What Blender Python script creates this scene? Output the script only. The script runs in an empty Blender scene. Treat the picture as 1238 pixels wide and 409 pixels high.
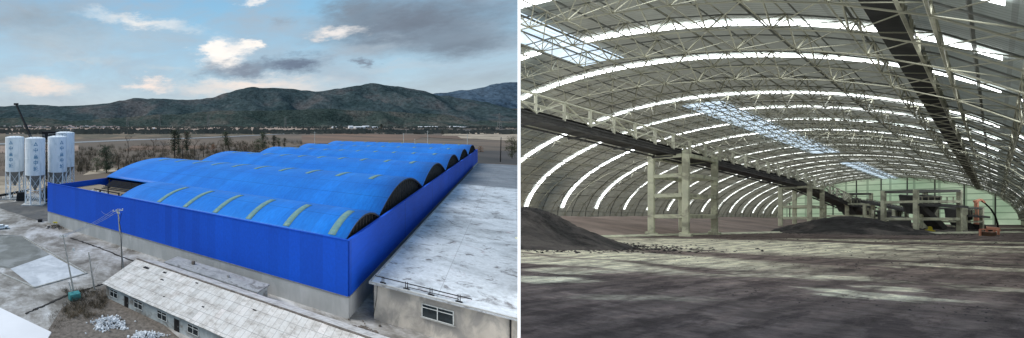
import bpy, bmesh, math, random
from mathutils import Vector, Matrix, noise as mnoise
random.seed(7)
R = math.radians
scene = bpy.context.scene
COL = scene.collection
# ------------------------------------------------------------------ camera model
PX, PF, HZ, CZ = 177.0, 466.0, 150.0, 36.0      # principal column, focal length, horizon row (in photo pixels), eye height

def at(px, py, z=0.0):
    Y = PF * (CZ - z) / (py - HZ)
    return Vector(((px - PX) / PF * Y, Y, z))
def atY(px, py, Y):
    return Vector(((px - PX) / PF * Y, Y, CZ + (HZ - py) / PF * Y))
# ------------------------------------------------------------------ helpers
def tag(o, label=None, cat=None, group=None, kind=None):
    if label: o['label'] = label
    if cat: o['category'] = cat
    if group: o['group'] = group
    if kind: o['kind'] = kind
    return o
def empty(name, loc=(0, 0, 0), rz=0.0):
    o = bpy.data.objects.new(name, None); COL.objects.link(o)
    o.location = loc; o.rotation_euler = (0, 0, rz); o.empty_display_size = 0.3
    return o
def copy_tree(o, parent=None):
    c = o.copy(); COL.objects.link(c); c.parent = parent
    for ch in list(o.children): copy_tree(ch, c)
    return c
SEAM_D = Vector((450.5, 466, 0)).normalized(); SEAM_N = Vector((466, -450.5, 0)).normalized()   # plan direction of the divider wall between yard and hall
class MB:
    def __init__(s): s.v = []; s.f = []; s.uv = {}; s.smooth = False
    def add(s, vs, fs):
        n = len(s.v); s.v.extend([tuple(p) for p in vs]); s.f.extend([tuple(i + n for i in f) for f in fs]); return s
    def box(s, c, size, rz=0.0, top=1.0):
        cx, cy, cz = c; sx, sy, sz = size[0] / 2, size[1] / 2, size[2] / 2
        ca, sa = math.cos(rz), math.sin(rz); vs = []
        for dz, k in ((-sz, 1.0), (sz, top)):
            for dx, dy in ((-sx, -sy), (sx, -sy), (sx, sy), (-sx, sy)):
                x, y = dx * k, dy * k
                vs.append((cx + ca * x - sa * y, cy + sa * x + ca * y, cz + dz))
        return s.add(vs, [(3, 2, 1, 0), (4, 5, 6, 7), (0, 1, 5, 4), (1, 2, 6, 5), (2, 3, 7, 6), (3, 0, 4, 7)])
    def prism(s, pts, z0, z1):
        n = len(pts)
        vs = [(p[0], p[1], z0) for p in pts] + [(p[0], p[1], z1) for p in pts]
        return s.add(vs, [tuple(reversed(range(n))), tuple(range(n, 2 * n))] + [(i, (i + 1) % n, n + (i + 1) % n, n + i) for i in range(n)])
    def hexa(s, b, t):
        return s.add(list(b) + list(t), [(3, 2, 1, 0), (4, 5, 6, 7), (0, 1, 5, 4), (1, 2, 6, 5), (2, 3, 7, 6), (3, 0, 4, 7)])
    def tube(s, p, q, r0, r1=None, n=6, cap=True):
        p, q = Vector(p), Vector(q); d = q - p
        if d.length < 1e-6: return s
        if r1 is None: r1 = r0
        d.normalize(); a = Vector((0, 0, 1)) if abs(d.z) < .9 else Vector((1, 0, 0))
        e = d.cross(a).normalized(); g = d.cross(e)
        vs = []
        for c, r in ((p, r0), (q, r1)):
            for i in range(n):
                t = 2 * math.pi * i / n + .4
                vs.append(c + e * (r * math.cos(t)) + g * (r * math.sin(t)))
        fs = [(i, (i + 1) % n, n + (i + 1) % n, n + i) for i in range(n)]
        if cap: fs += [tuple(reversed(range(n))), tuple(range(n, 2 * n))]
        return s.add(vs, fs)
    def bar(s, p, q, w, h):
        p, q = Vector(p), Vector(q); d = (q - p)
        if d.length < 1e-6: return s
        d.normalize(); a = Vector((0, 0, 1)) if abs(d.z) < .95 else Vector((1, 0, 0))
        e = d.cross(a).normalized() * (w / 2); g = d.cross(e).normalized() * (h / 2)
        b = [p - e - g, p + e - g, p + e + g, p - e + g]; t = [x + (q - p) for x in b]
        return s.add(b + t, [(3, 2, 1, 0), (4, 5, 6, 7), (0, 1, 5, 4), (1, 2, 6, 5), (2, 3, 7, 6), (3, 0, 4, 7)])
    def line(s, pts, r, n=5):
        for a, b in zip(pts[:-1], pts[1:]): s.tube(a, b, r, r, n, True)
        return s
    def lathe(s, prof, c=(0, 0, 0), n=28):
        m = len(prof); vs = []
        for r, z in prof:
            for i in range(n):
                t = 2 * math.pi * i / n; vs.append((c[0] + r * math.cos(t), c[1] + r * math.sin(t), c[2] + z))
        fs = [(j * n + i, j * n + (i + 1) % n, (j + 1) * n + (i + 1) % n, (j + 1) * n + i) for j in range(m - 1) for i in range(n)]
        return s.add(vs, fs)
    def grid(s, fn, us, vs_, uvfn=None):
        n0 = len(s.v); nu, nv = len(us), len(vs_)
        for a in us:
            for b in vs_:
                if uvfn: s.uv[len(s.v)] = uvfn(a, b)
                s.v.append(tuple(fn(a, b)))
        for i in range(nu - 1):
            for j in range(nv - 1):
                s.f.append((n0 + i * nv + j, n0 + (i + 1) * nv + j, n0 + (i + 1) * nv + j + 1, n0 + i * nv + j + 1))
        return s
    def build(s, name, m, parent=None, smooth=False, cut=False, bevel=0.0):
        me = bpy.data.meshes.new(name); me.from_pydata(s.v, [], s.f)
        if s.uv:
            ul = me.uv_layers.new(name='UVMap')
            for lp in me.loops:
                ul.data[lp.index].uv = s.uv.get(lp.vertex_index, (0, 0))
        me.update()
        if cut:
            bm = bmesh.new(); bm.from_mesh(me)
            bmesh.ops.bisect_plane(bm, geom=bm.verts[:] + bm.edges[:] + bm.faces[:], plane_co=SEAM_N * .012, plane_no=SEAM_N, clear_inner=True, dist=1e-5)
            bm.to_mesh(me); bm.free()
        me.materials.append(m)
        if smooth:
            for p in me.polygons: p.use_smooth = True
        o = bpy.data.objects.new(name, me); COL.objects.link(o)
        if parent: o.parent = parent
        if bevel:
            b = o.modifiers.new('bevel', 'BEVEL'); b.width = bevel; b.segments = 2; b.limit_method = 'ANGLE'
        return o
def lin(a, b, n): return [a + (b - a) * i / (n - 1) for i in range(n)]
def lerp(a, b, t): return a + (b - a) * t
# ------------------------------------------------------------------ materials
def srgb(r, g, b):
    f = lambda c: (c / 255 / 12.92) if c / 255 <= .04045 else ((c / 255 + .055) / 1.055) ** 2.4
    return (f(r), f(g), f(b), 1)
def newmat(name):
    m = bpy.data.materials.new(name); m.use_nodes = True; nt = m.node_tree
    return m, nt, nt.nodes['Principled BSDF']
def N(nt, t, **kw):
    n = nt.nodes.new(t)
    for k, v in kw.items():
        if k in n.inputs: n.inputs[k].default_value = v
        else: setattr(n, k, v)
    return n
def L(nt, a, b): nt.links.new(a, b)
def ramp(nt, fac, stops):
    r = nt.nodes.new('ShaderNodeValToRGB'); e = r.color_ramp.elements
    while len(e) < len(stops): e.new(.5)
    for k, (p, c) in enumerate(stops): e[k].position = p; e[k].color = c if len(c) == 4 else (*c, 1)
    L(nt, fac, r.inputs[0]); return r.outputs[0]
def mixc(nt, f, a, b, mode='MIX'):
    m = nt.nodes.new('ShaderNodeMix'); m.data_type = 'RGBA'; m.blend_type = mode
    for s, v in ((m.inputs[0], f), (m.inputs[6], a), (m.inputs[7], b)):
        if hasattr(v, 'is_linked'): L(nt, v, s)
        else: s.default_value = v
    return m.outputs[2]
def math_(nt, op, a, b=None, clamp=False):
    m = nt.nodes.new('ShaderNodeMath'); m.operation = op; m.use_clamp = clamp
    for s, v in ((m.inputs[0], a), (m.inputs[1], b)):
        if v is None: continue
        if hasattr(v, 'is_linked'): L(nt, v, s)
        else: s.default_value = v
    return m.outputs[0]
def coords(nt, kind='Object', scale=(1, 1, 1), rot=(0, 0, 0)):
    tc = nt.nodes.new('ShaderNodeTexCoord'); mp = nt.nodes.new('ShaderNodeMapping')
    mp.inputs['Scale'].default_value = scale; mp.inputs['Rotation'].default_value = rot
    if kind == 'World':
        g = nt.nodes.new('ShaderNodeNewGeometry'); L(nt, g.outputs['Position'], mp.inputs[0])
    else: L(nt, tc.outputs[kind], mp.inputs[0])
    return mp.outputs[0]
def nz(nt, vec, scale, detail=5, rough=.6, dist=0):
    n = nt.nodes.new('ShaderNodeTexNoise'); n.inputs['Scale'].default_value = scale; n.inputs['Detail'].default_value = detail
    n.inputs['Roughness'].default_value = rough; n.inputs['Distortion'].default_value = dist
    L(nt, vec, n.inputs['Vector']); return n.outputs['Fac']
def bump(nt, h, strength, dist, bs):
    b = nt.nodes.new('ShaderNodeBump'); b.inputs['Strength'].default_value = strength; b.inputs['Distance'].default_value = dist
    L(nt, h, b.inputs['Height']); L(nt, b.outputs[0], bs.inputs['Normal']); return b
def mat(name, c1, c2=None, scale=1.0, rough=.8, bmp=0.0, kind='Object', sc=(1, 1, 1), lo=.35, hi=.65, c3=None, scale3=.2, metal=0, bscale=None, bdist=.05, spec=.3):
    m, nt, b = newmat(name); b.inputs['Roughness'].default_value = rough; b.inputs['Metallic'].default_value = metal
    b.inputs['Specular IOR Level'].default_value = spec
    if c2 is None: c2 = tuple(x * .8 for x in c1[:3]) + (1,)
    v = coords(nt, kind, sc); f = nz(nt, v, scale, 7)
    c = ramp(nt, f, [(lo, c1), (hi, c2)])
    if c3:
        f3 = nz(nt, v, scale3, 6, .65, .4); f3 = ramp(nt, f3, [(.48, (0, 0, 0)), (.6, (1, 1, 1))]); c = mixc(nt, f3, c, c3)
    L(nt, c, b.inputs['Base Color'])
    if bmp: bump(nt, nz(nt, v, bscale or scale * 4, 5), bmp, bdist, b)
    return m
def stripes(nt, vec, axis, freq, width=.08):
    sp = nt.nodes.new('ShaderNodeSeparateXYZ'); L(nt, vec, sp.inputs[0])
    f = math_(nt, 'FRACT', math_(nt, 'MULTIPLY', sp.outputs[axis], freq))
    return math_(nt, 'LESS_THAN', f, width)
def sheet_metal(name, col, col2, freq_a, freq_b, kind='Object', rough=.45, axis=1, axis2=0, dirt=None, seam=.35, streak=.45):
    """profiled sheet: rib bump across one axis, lap seams across the other, faded patches, painted sheen streaks"""
    m, nt, b = newmat(name); b.inputs['Roughness'].default_value = rough; b.inputs['Specular IOR Level'].default_value = .35
    v = coords(nt, kind)
    f = nz(nt, v, .06, 6); c = ramp(nt, f, [(.35, col), (.65, col2)])
    f2 = nz(nt, v, 1.3, 4); c = mixc(nt, math_(nt, 'MULTIPLY', f2, .22), c, (0.5, .55, .6, 1) if dirt is None else dirt)
    sp = nt.nodes.new('ShaderNodeSeparateXYZ'); L(nt, v, sp.inputs[0])
    cell = nt.nodes.new('ShaderNodeTexWhiteNoise'); cell.noise_dimensions = '1D'
    L(nt, math_(nt, 'FLOOR', math_(nt, 'MULTIPLY', sp.outputs[axis], freq_a * .5)), cell.inputs['W'])
    c = mixc(nt, math_(nt, 'MULTIPLY', cell.outputs[0], .16), c, (0, 0, .01, 1))
    vf = coords(nt, kind, (1.0, .12, 1) if axis == 0 else (.12, 1.6, 1)); fs = ramp(nt, nz(nt, vf, 1.4, 6, .7), [(.4, (.80, .80, .82)), (.62, (1.22, 1.2, 1.16))]); c = mixc(nt, streak, c, fs, 'MULTIPLY')  # uneven sheen put into the colour as streaks
    s = stripes(nt, v, axis2, freq_b, .03)
    c = mixc(nt, math_(nt, 'MULTIPLY', s, seam), c, (0.0, .0, .02, 1))
    L(nt, c, b.inputs['Base Color'])
    h = math_(nt, 'ABSOLUTE', math_(nt, 'SUBTRACT', math_(nt, 'FRACT', math_(nt, 'MULTIPLY', sp.outputs[axis], freq_a * 2)), .5))
    bump(nt, h, .5, .06, b)
    return m
M = {}
M['ground'] = mat('field_ground', srgb(112, 98, 84), srgb(82, 74, 66), .006, .95, .3, 'World', (1, .35, 1), c3=srgb(128, 110, 94), scale3=.0021, bscale=.05, bdist=1.0)
M['tan'] = mat('tan_field', srgb(168, 146, 130), srgb(146, 126, 112), .004, .95, 0, 'World', (1, .12, 1), lo=.4, hi=.6)
M['brown'] = mat('brown_field', srgb(128, 102, 84), srgb(98, 82, 70), .008, .95, 0, 'World', (1, .3, 1))
M['olive'] = mat('dry_grass', srgb(106, 96, 78), srgb(72, 68, 58), .02, .95, 0, 'World', (1, .4, 1), c3=srgb(128, 110, 90), scale3=.01)
M['dark'] = mat('dark_field', srgb(82, 76, 72), srgb(60, 58, 56), .01, .95, 0, 'World', (1, .3, 1))
M['sand'] = mat('pale_sand', srgb(184, 168, 146), srgb(150, 136, 118), .02, .95, 0, 'World', c3=srgb(120, 108, 92), scale3=.01)
M['river'] = mat('river_water', srgb(138, 134, 132), srgb(120, 116, 114), .01, .35, 0, 'World')
def yard_mat():
    m, nt, b = newmat('yard_ground'); b.inputs['Roughness'].default_value = .92
    v = coords(nt, 'World'); vs = coords(nt, 'World', (1, .35, 1), (0, 0, R(-43)))
    c = ramp(nt, nz(nt, v, .09, 9, .68, .3), [(.38, srgb(92, 88, 82)), (.46, srgb(132, 129, 123)), (.53, srgb(164, 162, 158)), (.64, srgb(198, 199, 199))])
    d = ramp(nt, nz(nt, v, .9, 6, .7), [(.35, (0, 0, 0)), (.62, (.45, .45, .45))]); c = mixc(nt, d, c, srgb(96, 90, 84))
    w = ramp(nt, nz(nt, vs, .14, 6, .6, .5), [(.57, (0, 0, 0)), (.68, (.75, .75, .75))]); c = mixc(nt, w, c, srgb(202, 203, 204))
    L(nt, c, b.inputs['Base Color']); bump(nt, nz(nt, v, 1.2, 6), .5, .12, b); return m
M['yard'] = yard_mat()
M['asphalt'] = mat('grey_paving', srgb(92, 92, 92), srgb(78, 78, 78), .2, .9, .1, 'World', c3=srgb(104, 102, 98), scale3=.1)
M['pad_dark'] = mat('weathered_concrete', srgb(122, 124, 120), srgb(104, 106, 102), .25, .9, .1, 'World', c3=srgb(138, 140, 138), scale3=.12)
M['pad_light'] = mat('pale_concrete', srgb(190, 194, 198), srgb(166, 171, 176), .3, .9, .1, 'World', c3=srgb(200, 204, 208), scale3=.15)
M['kerb'] = mat('kerb_concrete', srgb(170, 170, 166), srgb(140, 140, 136), .8, .9, .1, 'World')
M['ditch'] = mat('wet_dark_soil', srgb(52, 50, 48), srgb(36, 35, 34), .8, .9, .3, 'World')
M['hill'] = None
def hill_mat(name, a, bcol, ccol, s=1.0):
    m, nt, b = newmat(name); b.inputs['Roughness'].default_value = 1; b.inputs['Specular IOR Level'].default_value = 0
    v = coords(nt, 'World')
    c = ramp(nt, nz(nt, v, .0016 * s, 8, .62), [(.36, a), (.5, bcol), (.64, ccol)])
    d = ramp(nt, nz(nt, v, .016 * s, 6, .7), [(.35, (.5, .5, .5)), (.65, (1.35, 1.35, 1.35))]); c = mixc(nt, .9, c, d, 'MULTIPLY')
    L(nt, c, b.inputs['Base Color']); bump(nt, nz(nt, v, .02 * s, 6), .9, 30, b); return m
M['hill'] = hill_mat('haze_tinted_wooded_hill', srgb(50, 64, 66), srgb(66, 78, 80), srgb(88, 88, 88))  # distance haze mixed into the base colours
M['hill_far'] = hill_mat('haze_tinted_far_hill', srgb(70, 86, 100), srgb(78, 94, 108), srgb(84, 98, 110), .6)  # bluish haze painted into the colour
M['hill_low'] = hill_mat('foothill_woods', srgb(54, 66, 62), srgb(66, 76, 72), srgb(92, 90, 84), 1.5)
M['blue_roof'] = sheet_metal('blue_roof_sheet', srgb(4, 104, 198), srgb(20, 122, 214), .55, .11, dirt=srgb(40, 130, 214), rough=.55)
M['blue_wall'] = sheet_metal('deep_blue_wall_sheet', srgb(0, 76, 196), srgb(0, 84, 208), .9, .02, dirt=srgb(6, 72, 160), streak=.35, seam=.2, rough=.7)
M['roof_light'] = mat('translucent_roof_panel', srgb(124, 152, 130), srgb(84, 126, 140), 1.2, .5, 0, lo=.3, hi=.7)
M['wall_conc'] = mat('concrete_plinth', srgb(182, 183, 182), srgb(160, 161, 160), .25, .9, .1, sc=(1, 1, .3), c3=srgb(162, 164, 163), scale3=.35)
M['gable_dark'] = mat('gable_shade_and_dark_sheet', srgb(44, 44, 46), srgb(30, 30, 32), 1, .8)  # on the vault gables it stands in for shade in open ends
M['steel_dark'] = mat('dark_steel', srgb(46, 44, 44), srgb(30, 29, 30), 2, .6, metal=.2)
M['steel_grey'] = mat('grey_steel', srgb(140, 140, 138), srgb(110, 110, 108), 2, .6)
M['strut'] = mat('gable_strut_steel', srgb(84, 80, 78), srgb(56, 54, 54), 2, .8)
M['rust'] = mat('rusty_steel', srgb(110, 84, 66), srgb(74, 60, 52), 2, .8)
M['white'] = mat('white_paint', srgb(240, 244, 247), srgb(226, 232, 238), .4, .5, sc=(1, 1, .25), c3=srgb(212, 220, 226), scale3=.5)
M['ink'] = mat('blue_lettering', srgb(70, 132, 168), srgb(84, 144, 178), 2, .6)
M['pole'] = mat('pole_concrete', srgb(176, 174, 168), srgb(146, 144, 138), 2, .9)
M['wire'] = mat('cable', srgb(150, 158, 170), srgb(120, 126, 140), 2, .6)
M['black'] = mat('black_rubber', srgb(26, 26, 26), srgb(16, 16, 16), 2, .7)
M['glass'] = mat('dark_window_glass', srgb(40, 50, 54), srgb(26, 32, 36), 1.5, .12, spec=.6)
M['frame'] = mat('white_window_frame', srgb(214, 216, 214), srgb(180, 184, 182), 3, .6)
M['teal'] = mat('teal_plastic', srgb(70, 140, 140), srgb(56, 118, 120), 2, .6)
M['yellow'] = mat('yellow_paint', srgb(210, 200, 60), srgb(190, 176, 50), 2, .6)
M['orange'] = mat('faded_orange_paint', srgb(236, 170, 144), srgb(220, 148, 122), 2, .6)
def old_roof_mat():
    m, nt, b = newmat('old_asbestos_sheet_roof'); b.inputs['Roughness'].default_value = .9
    v = coords(nt, 'UV')
    sp = nt.nodes.new('ShaderNodeSeparateXYZ'); L(nt, v, sp.inputs[0])
    wn = nt.nodes.new('ShaderNodeTexWhiteNoise'); wn.noise_dimensions = '2D'
    fl = nt.nodes.new('ShaderNodeVectorMath'); fl.operation = 'FLOOR'
    sc = nt.nodes.new('ShaderNodeVectorMath'); sc.operation = 'MULTIPLY'; sc.inputs[1].default_value = (1, .42, 1)
    L(nt, v, sc.inputs[0]); L(nt, sc.outputs[0], fl.inputs[0]); L(nt, fl.outputs[0], wn.inputs['Vector'])
    c = ramp(nt, wn.outputs[0], [(0, srgb(184, 183, 180)), (.06, srgb(200, 199, 196)), (.9, srgb(207, 205, 202)), (1, srgb(214, 210, 207))])
    g = ramp(nt, nz(nt, v, .5, 9, .75), [(.38, (.52, .48, .44)), (.5, (.88, .86, .84)), (.6, (1, 1, 1))]); c = mixc(nt, .8, c, g, 'MULTIPLY')
    s1 = stripes(nt, v, 0, 1.0, .07); s2 = stripes(nt, v, 1, .42, .035)
    c = mixc(nt, math_(nt, 'MULTIPLY', math_(nt, 'MAXIMUM', math_(nt, 'MULTIPLY', s1, .7), s2), .7), c, srgb(96, 94, 92))
    L(nt, c, b.inputs['Base Color'])
    h = math_(nt, 'SINE', math_(nt, 'MULTIPLY', sp.outputs[0], 2 * math.pi * 5)); bump(nt, h, .35, .04, b); return m
M['old_roof'] = old_roof_mat()
M['old_wall'] = mat('flaking_whitewash', srgb(178, 184, 184), srgb(146, 152, 152), .5, .9, .2, c3=srgb(120, 116, 110), scale3=.35)
def slab_mat(name, stops, stain, s=.09):
    m, nt, b = newmat(name); b.inputs['Roughness'].default_value = .85
    v = coords(nt, 'Object')
    c = ramp(nt, nz(nt, v, s, 9, .66, .6), stops)
    e = ramp(nt, nz(nt, v, .3, 7, .7, .8), [(.54, (0, 0, 0)), (.64, (.85, .85, .85))]); c = mixc(nt, e, c, stain)
    e2 = ramp(nt, nz(nt, v, .17, 6, .7, .8), [(.6, (0, 0, 0)), (.7, (.55, .55, .55))]); c = mixc(nt, e2, c, srgb(150, 124, 128))
    j = math_(nt, 'MAXIMUM', stripes(nt, v, 0, .125, .008), stripes(nt, v, 1, .1, .008)); c = mixc(nt, math_(nt, 'MULTIPLY', j, .5), c, srgb(90, 90, 92))
    d = ramp(nt, nz(nt, v, 1.6, 6, .7), [(.35, (.82, .82, .82)), (.65, (1.08, 1.08, 1.08))]); c = mixc(nt, 1, c, d, 'MULTIPLY')
    L(nt, c, b.inputs['Base Color']); bump(nt, nz(nt, v, 2, 5), .15, .05, b); return m
M['slab'] = slab_mat('weathered_roof_screed', [(.3, srgb(128, 132, 134)), (.40, srgb(160, 165, 168)), (.52, srgb(190, 196, 200)), (.7, srgb(208, 213, 217))], srgb(92, 88, 88))
M['slab_mid'] = slab_mat('patched_shed_roof', [(.3, srgb(130, 132, 132)), (.5, srgb(158, 160, 160)), (.7, srgb(176, 178, 178))], srgb(96, 94, 92), .3)
M['slab_dark'] = slab_mat('grey_roofing_felt', [(.3, srgb(96, 101, 106)), (.5, srgb(118, 123, 128)), (.7, srgb(138, 143, 147))], srgb(100, 102, 106))
M['bldg_wall'] = mat('stained_render', srgb(206, 198, 186), srgb(174, 167, 157), .25, .9, .15, sc=(1, 1, .5), c3=srgb(150, 146, 140), scale3=.3)
M['bark'] = mat('bark', srgb(96, 84, 74), srgb(66, 58, 52), 3, .95)
M['twig'] = mat('bare_twigs', srgb(112, 96, 84), srgb(84, 72, 62), .3, .95)
M['leaf_dark'] = mat('dark_evergreen_leaves', srgb(62, 76, 54), srgb(42, 54, 40), .5, .9)
M['leaf_olive'] = mat('olive_leaves', srgb(92, 96, 66), srgb(66, 72, 50), .5, .9)
M['leaf_olive2'] = mat('grey_green_leaves', srgb(74, 82, 60), srgb(50, 58, 46), .5, .9)
M['leaf_rust'] = mat('autumn_leaves', srgb(150, 96, 62), srgb(110, 80, 56), .5, .9)
M['hedge'] = mat('hazy_hedge', srgb(98, 96, 86), srgb(74, 76, 72), .01, .95, 0, 'World')
M['scrub'] = mat('dry_scrub', srgb(104, 92, 74), srgb(66, 60, 50), .2, .95)
M['house_wall'] = mat('far_house_wall', srgb(206, 204, 204), srgb(184, 180, 178), .05, .9)
M['house_roof'] = mat('far_house_roof', srgb(176, 150, 146), srgb(150, 130, 126), .05, .9)
M['shed_white'] = mat('far_white_shed', srgb(226, 226, 228), srgb(210, 210, 212), .05, .9)
M['debris'] = mat('white_rubble_sacks', srgb(214, 218, 222), srgb(170, 174, 178), 1.5, .8)
M['debris2'] = mat('grey_rubble', srgb(120, 112, 104), srgb(84, 78, 72), 1.5, .9)
# ------------------------------------------------------------------ world, sun, camera
cam_d = bpy.data.cameras.new('camera'); cam = bpy.data.objects.new('camera', cam_d); COL.objects.link(cam)
cam.location = (0, 0, CZ); cam.rotation_euler = (R(90), 0, 0)
cam_d.sensor_width = 36; cam_d.sensor_fit = 'HORIZONTAL'; cam_d.lens = PF / 1238 * 36
cam_d.shift_x = (619 - PX) / 1238; cam_d.shift_y = -(204.5 - HZ) / 1238
cam_d.clip_start = .1; cam_d.clip_end = 40000
scene.camera = cam
SUN_EL, SUN_AZ = R(48), R(-74)           # azimuth from +Y towards +X
w = bpy.data.worlds.new('World'); scene.world = w; w.use_nodes = True; nt = w.node_tree
bg = nt.nodes['Background']; bg.inputs['Strength'].default_value = 1.22
sky = nt.nodes.new('ShaderNodeTexSky'); sky.sky_type = 'NISHITA'; sky.sun_disc = False
sky.sun_elevation = SUN_EL; sky.sun_rotation = SUN_AZ; sky.air_density = 1.0; sky.dust_density = 1.5
skyc = mixc(nt, 1.0, sky.outputs[0], (.085, .078, .070, 1), 'MULTIPLY')
tc = nt.nodes.new('ShaderNodeTexCoord'); sp = nt.nodes.new('ShaderNodeSeparateXYZ'); L(nt, tc.outputs['Generated'], sp.inputs[0])
azn = math_(nt, 'ARCTAN2', sp.outputs[0], sp.outputs[1]); eln = math_(nt, 'ARCSINE', sp.outputs[2])
cb = nt.nodes.new('ShaderNodeCombineXYZ'); L(nt, azn, cb.inputs[0]); L(nt, eln, cb.inputs[1])
wv = nt.nodes.new('ShaderNodeMapping'); L(nt, cb.outputs[0], wv.inputs[0]); wv.inputs['Scale'].default_value = (1, 2.6, 1)
nA = nz(nt, wv.outputs[0], 5, 8, .62, .35); nB = nz(nt, wv.outputs[0], 19, 7, .65, .2)
# pale haze low down, blue-grey higher
el01 = math_(nt, 'MULTIPLY', eln, 2.2, True)
haze = ramp(nt, el01, [(0.0, srgb(204, 212, 218)), (.25, srgb(172, 204, 224)), (.6, srgb(140, 194, 228)), (1, srgb(118, 168, 212))])
base = mixc(nt, .72, skyc, haze)
# broken high cloud everywhere
cover = ramp(nt, nA, [(.40, (0, 0, 0)), (.68, (.75, .75, .75))]); base = mixc(nt, cover, base, srgb(158, 170, 182))
def ang(px, py):
    x, z = (px - PX) / PF, (HZ - py) / PF; return math.atan2(x, 1), math.atan2(z, math.hypot(x, 1))
dn = nt.nodes.new('ShaderNodeTexNoise'); dn.inputs['Scale'].default_value = 11; dn.inputs['Detail'].default_value = 8; dn.inputs['Roughness'].default_value = .68
L(nt, wv.outputs[0], dn.inputs['Vector'])
dv = nt.nodes.new('ShaderNodeVectorMath'); dv.operation = 'MULTIPLY_ADD'
L(nt, dn.outputs['Color'], dv.inputs[0]); dv.inputs[1].default_value = (.20, .085, 0)
off = nt.nodes.new('ShaderNodeVectorMath'); off.operation = 'ADD'; L(nt, cb.outputs[0], off.inputs[0]); off.inputs[1].default_value = (-.10, -.0425, 0)
L(nt, off.outputs[0], dv.inputs[2])
def cloud(px, py, rx, ry, col, soft=.6, amt=1.0, tilt=0.0, col_low=None):
    global base
    a, e = ang(px, py); k = math.cos(a) ** 2
    m1 = nt.nodes.new('ShaderNodeVectorMath'); m1.operation = 'SUBTRACT'; L(nt, dv.outputs[0], m1.inputs[0]); m1.inputs[1].default_value = (a, e, 0)
    mp = nt.nodes.new('ShaderNodeMapping'); L(nt, m1.outputs[0], mp.inputs[0]); mp.vector_type = 'TEXTURE'
    mp.inputs['Rotation'].default_value = (0, 0, tilt); mp.inputs['Scale'].default_value = (rx / PF * k, ry / PF * math.cos(a), 1)
    ln = nt.nodes.new('ShaderNodeVectorMath'); ln.operation = 'LENGTH'; L(nt, mp.outputs[0], ln.inputs[0])
    mr = nt.nodes.new('ShaderNodeMapRange'); mr.interpolation_type = 'SMOOTHSTEP'
    L(nt, ln.outputs['Value'], mr.inputs['Value']); mr.inputs['From Min'].default_value = 1.15; mr.inputs['From Max'].default_value = 1.15 - soft * 1.7
    mr.inputs['To Min'].default_value = 0; mr.inputs['To Max'].default_value = amt
    v = mixc(nt, math_(nt, 'MULTIPLY', nB, .9), col, tuple(c * .72 for c in col[:3]) + (1,))
    base = mixc(nt, mr.outputs[0], base, v)
cloud(150, 48, 150, 26, srgb(180, 196, 206), 1.0, .55)
cloud(40, 22, 120, 38, srgb(152, 163, 172), .9, .85)
cloud(60, 55, 110, 26, srgb(184, 196, 202), 1.0, .6)
cloud(500, 26, 160, 44, srgb(118, 130, 145), .62, 1)
cloud(430, 12, 60, 24, srgb(126, 138, 152), .7, .9)
cloud(560, 52, 100, 26, srgb(122, 136, 151), .7, .95)
cloud(590, 92, 90, 14, srgb(160, 176, 186), .9, .7)
cloud(440, 60, 60, 14, srgb(168, 178, 188), .9, .8)
cloud(170, 27, 85, 9, srgb(236, 236, 234), .8, .95, -.14)
cloud(405, 40, 42, 9, srgb(238, 232, 228), .7, .95)
cloud(272, 64, 36, 22, srgb(252, 246, 240), .55, 1)
cloud(292, 84, 62, 14, srgb(134, 146, 162), .6, 1)
cloud(262, 58, 22, 12, srgb(254, 248, 242), .5, 1)
cloud(298, 54, 16, 9, srgb(252, 246, 240), .5, 1)
cloud(358, 77, 46, 14, srgb(112, 126, 146), .6, 1)
cloud(434, 77, 14, 8, srgb(128, 140, 156), .6, .9)
cloud(342, 27, 20, 10, srgb(150, 164, 178), .8, .7)
cloud(100, 72, 90, 9, srgb(196, 204, 208), 1.0, .6)
cloud(200, 84, 70, 6, srgb(200, 210, 214), 1.0, .5)
cloud(470, 84, 80, 7, srgb(190, 200, 208), 1.0, .6)
cloud(50, 103, 66, 13, srgb(240, 226, 216), .7, .95)
cloud(178, 103, 32, 10, srgb(248, 232, 222), .6, .95)
cloud(300, 104, 120, 13, srgb(246, 230, 218), .8, .95)
cloud(540, 103, 120, 12, srgb(172, 188, 196), .9, .7)
cloud(305, 3, 18, 7, srgb(238, 238, 238), .6, .9)
# below the horizon: dull ground bounce
gb = nt.nodes.new('ShaderNodeMath'); gb.operation = 'LESS_THAN'; L(nt, sp.outputs[2], gb.inputs[0]); gb.inputs[1].default_value = -.01
base = mixc(nt, gb.outputs[0], base, srgb(110, 104, 98))
L(nt, base, bg.inputs['Color'])
w.cycles.sampling_method = 'MANUAL'; w.cycles.sample_map_resolution = 1024
sl = bpy.data.lights.new('sun', 'SUN'); sl.energy = 3.0; sl.angle = R(28); sl.color = (1, .96, .9)
so = bpy.data.objects.new('sun', sl); COL.objects.link(so)
sd = Vector((math.sin(SUN_AZ) * math.cos(SUN_EL), math.cos(SUN_AZ) * math.cos(SUN_EL), math.sin(SUN_EL)))
so.rotation_euler = sd.to_track_quat('Z', 'Y').to_euler()
scene.view_settings.view_transform = 'Standard'; scene.view_settings.look = 'None'; scene.view_settings.exposure = 0
scene.render.resolution_x = 1024; scene.render.resolution_y = 338
scene.render.engine = 'CYCLES'; scene.cycles.max_bounces = 8; scene.cycles.diffuse_bounces = 5; scene.cycles.sample_clamp_indirect = 4
scene.cycles.caustics_reflective = False; scene.cycles.caustics_refractive = False
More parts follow.
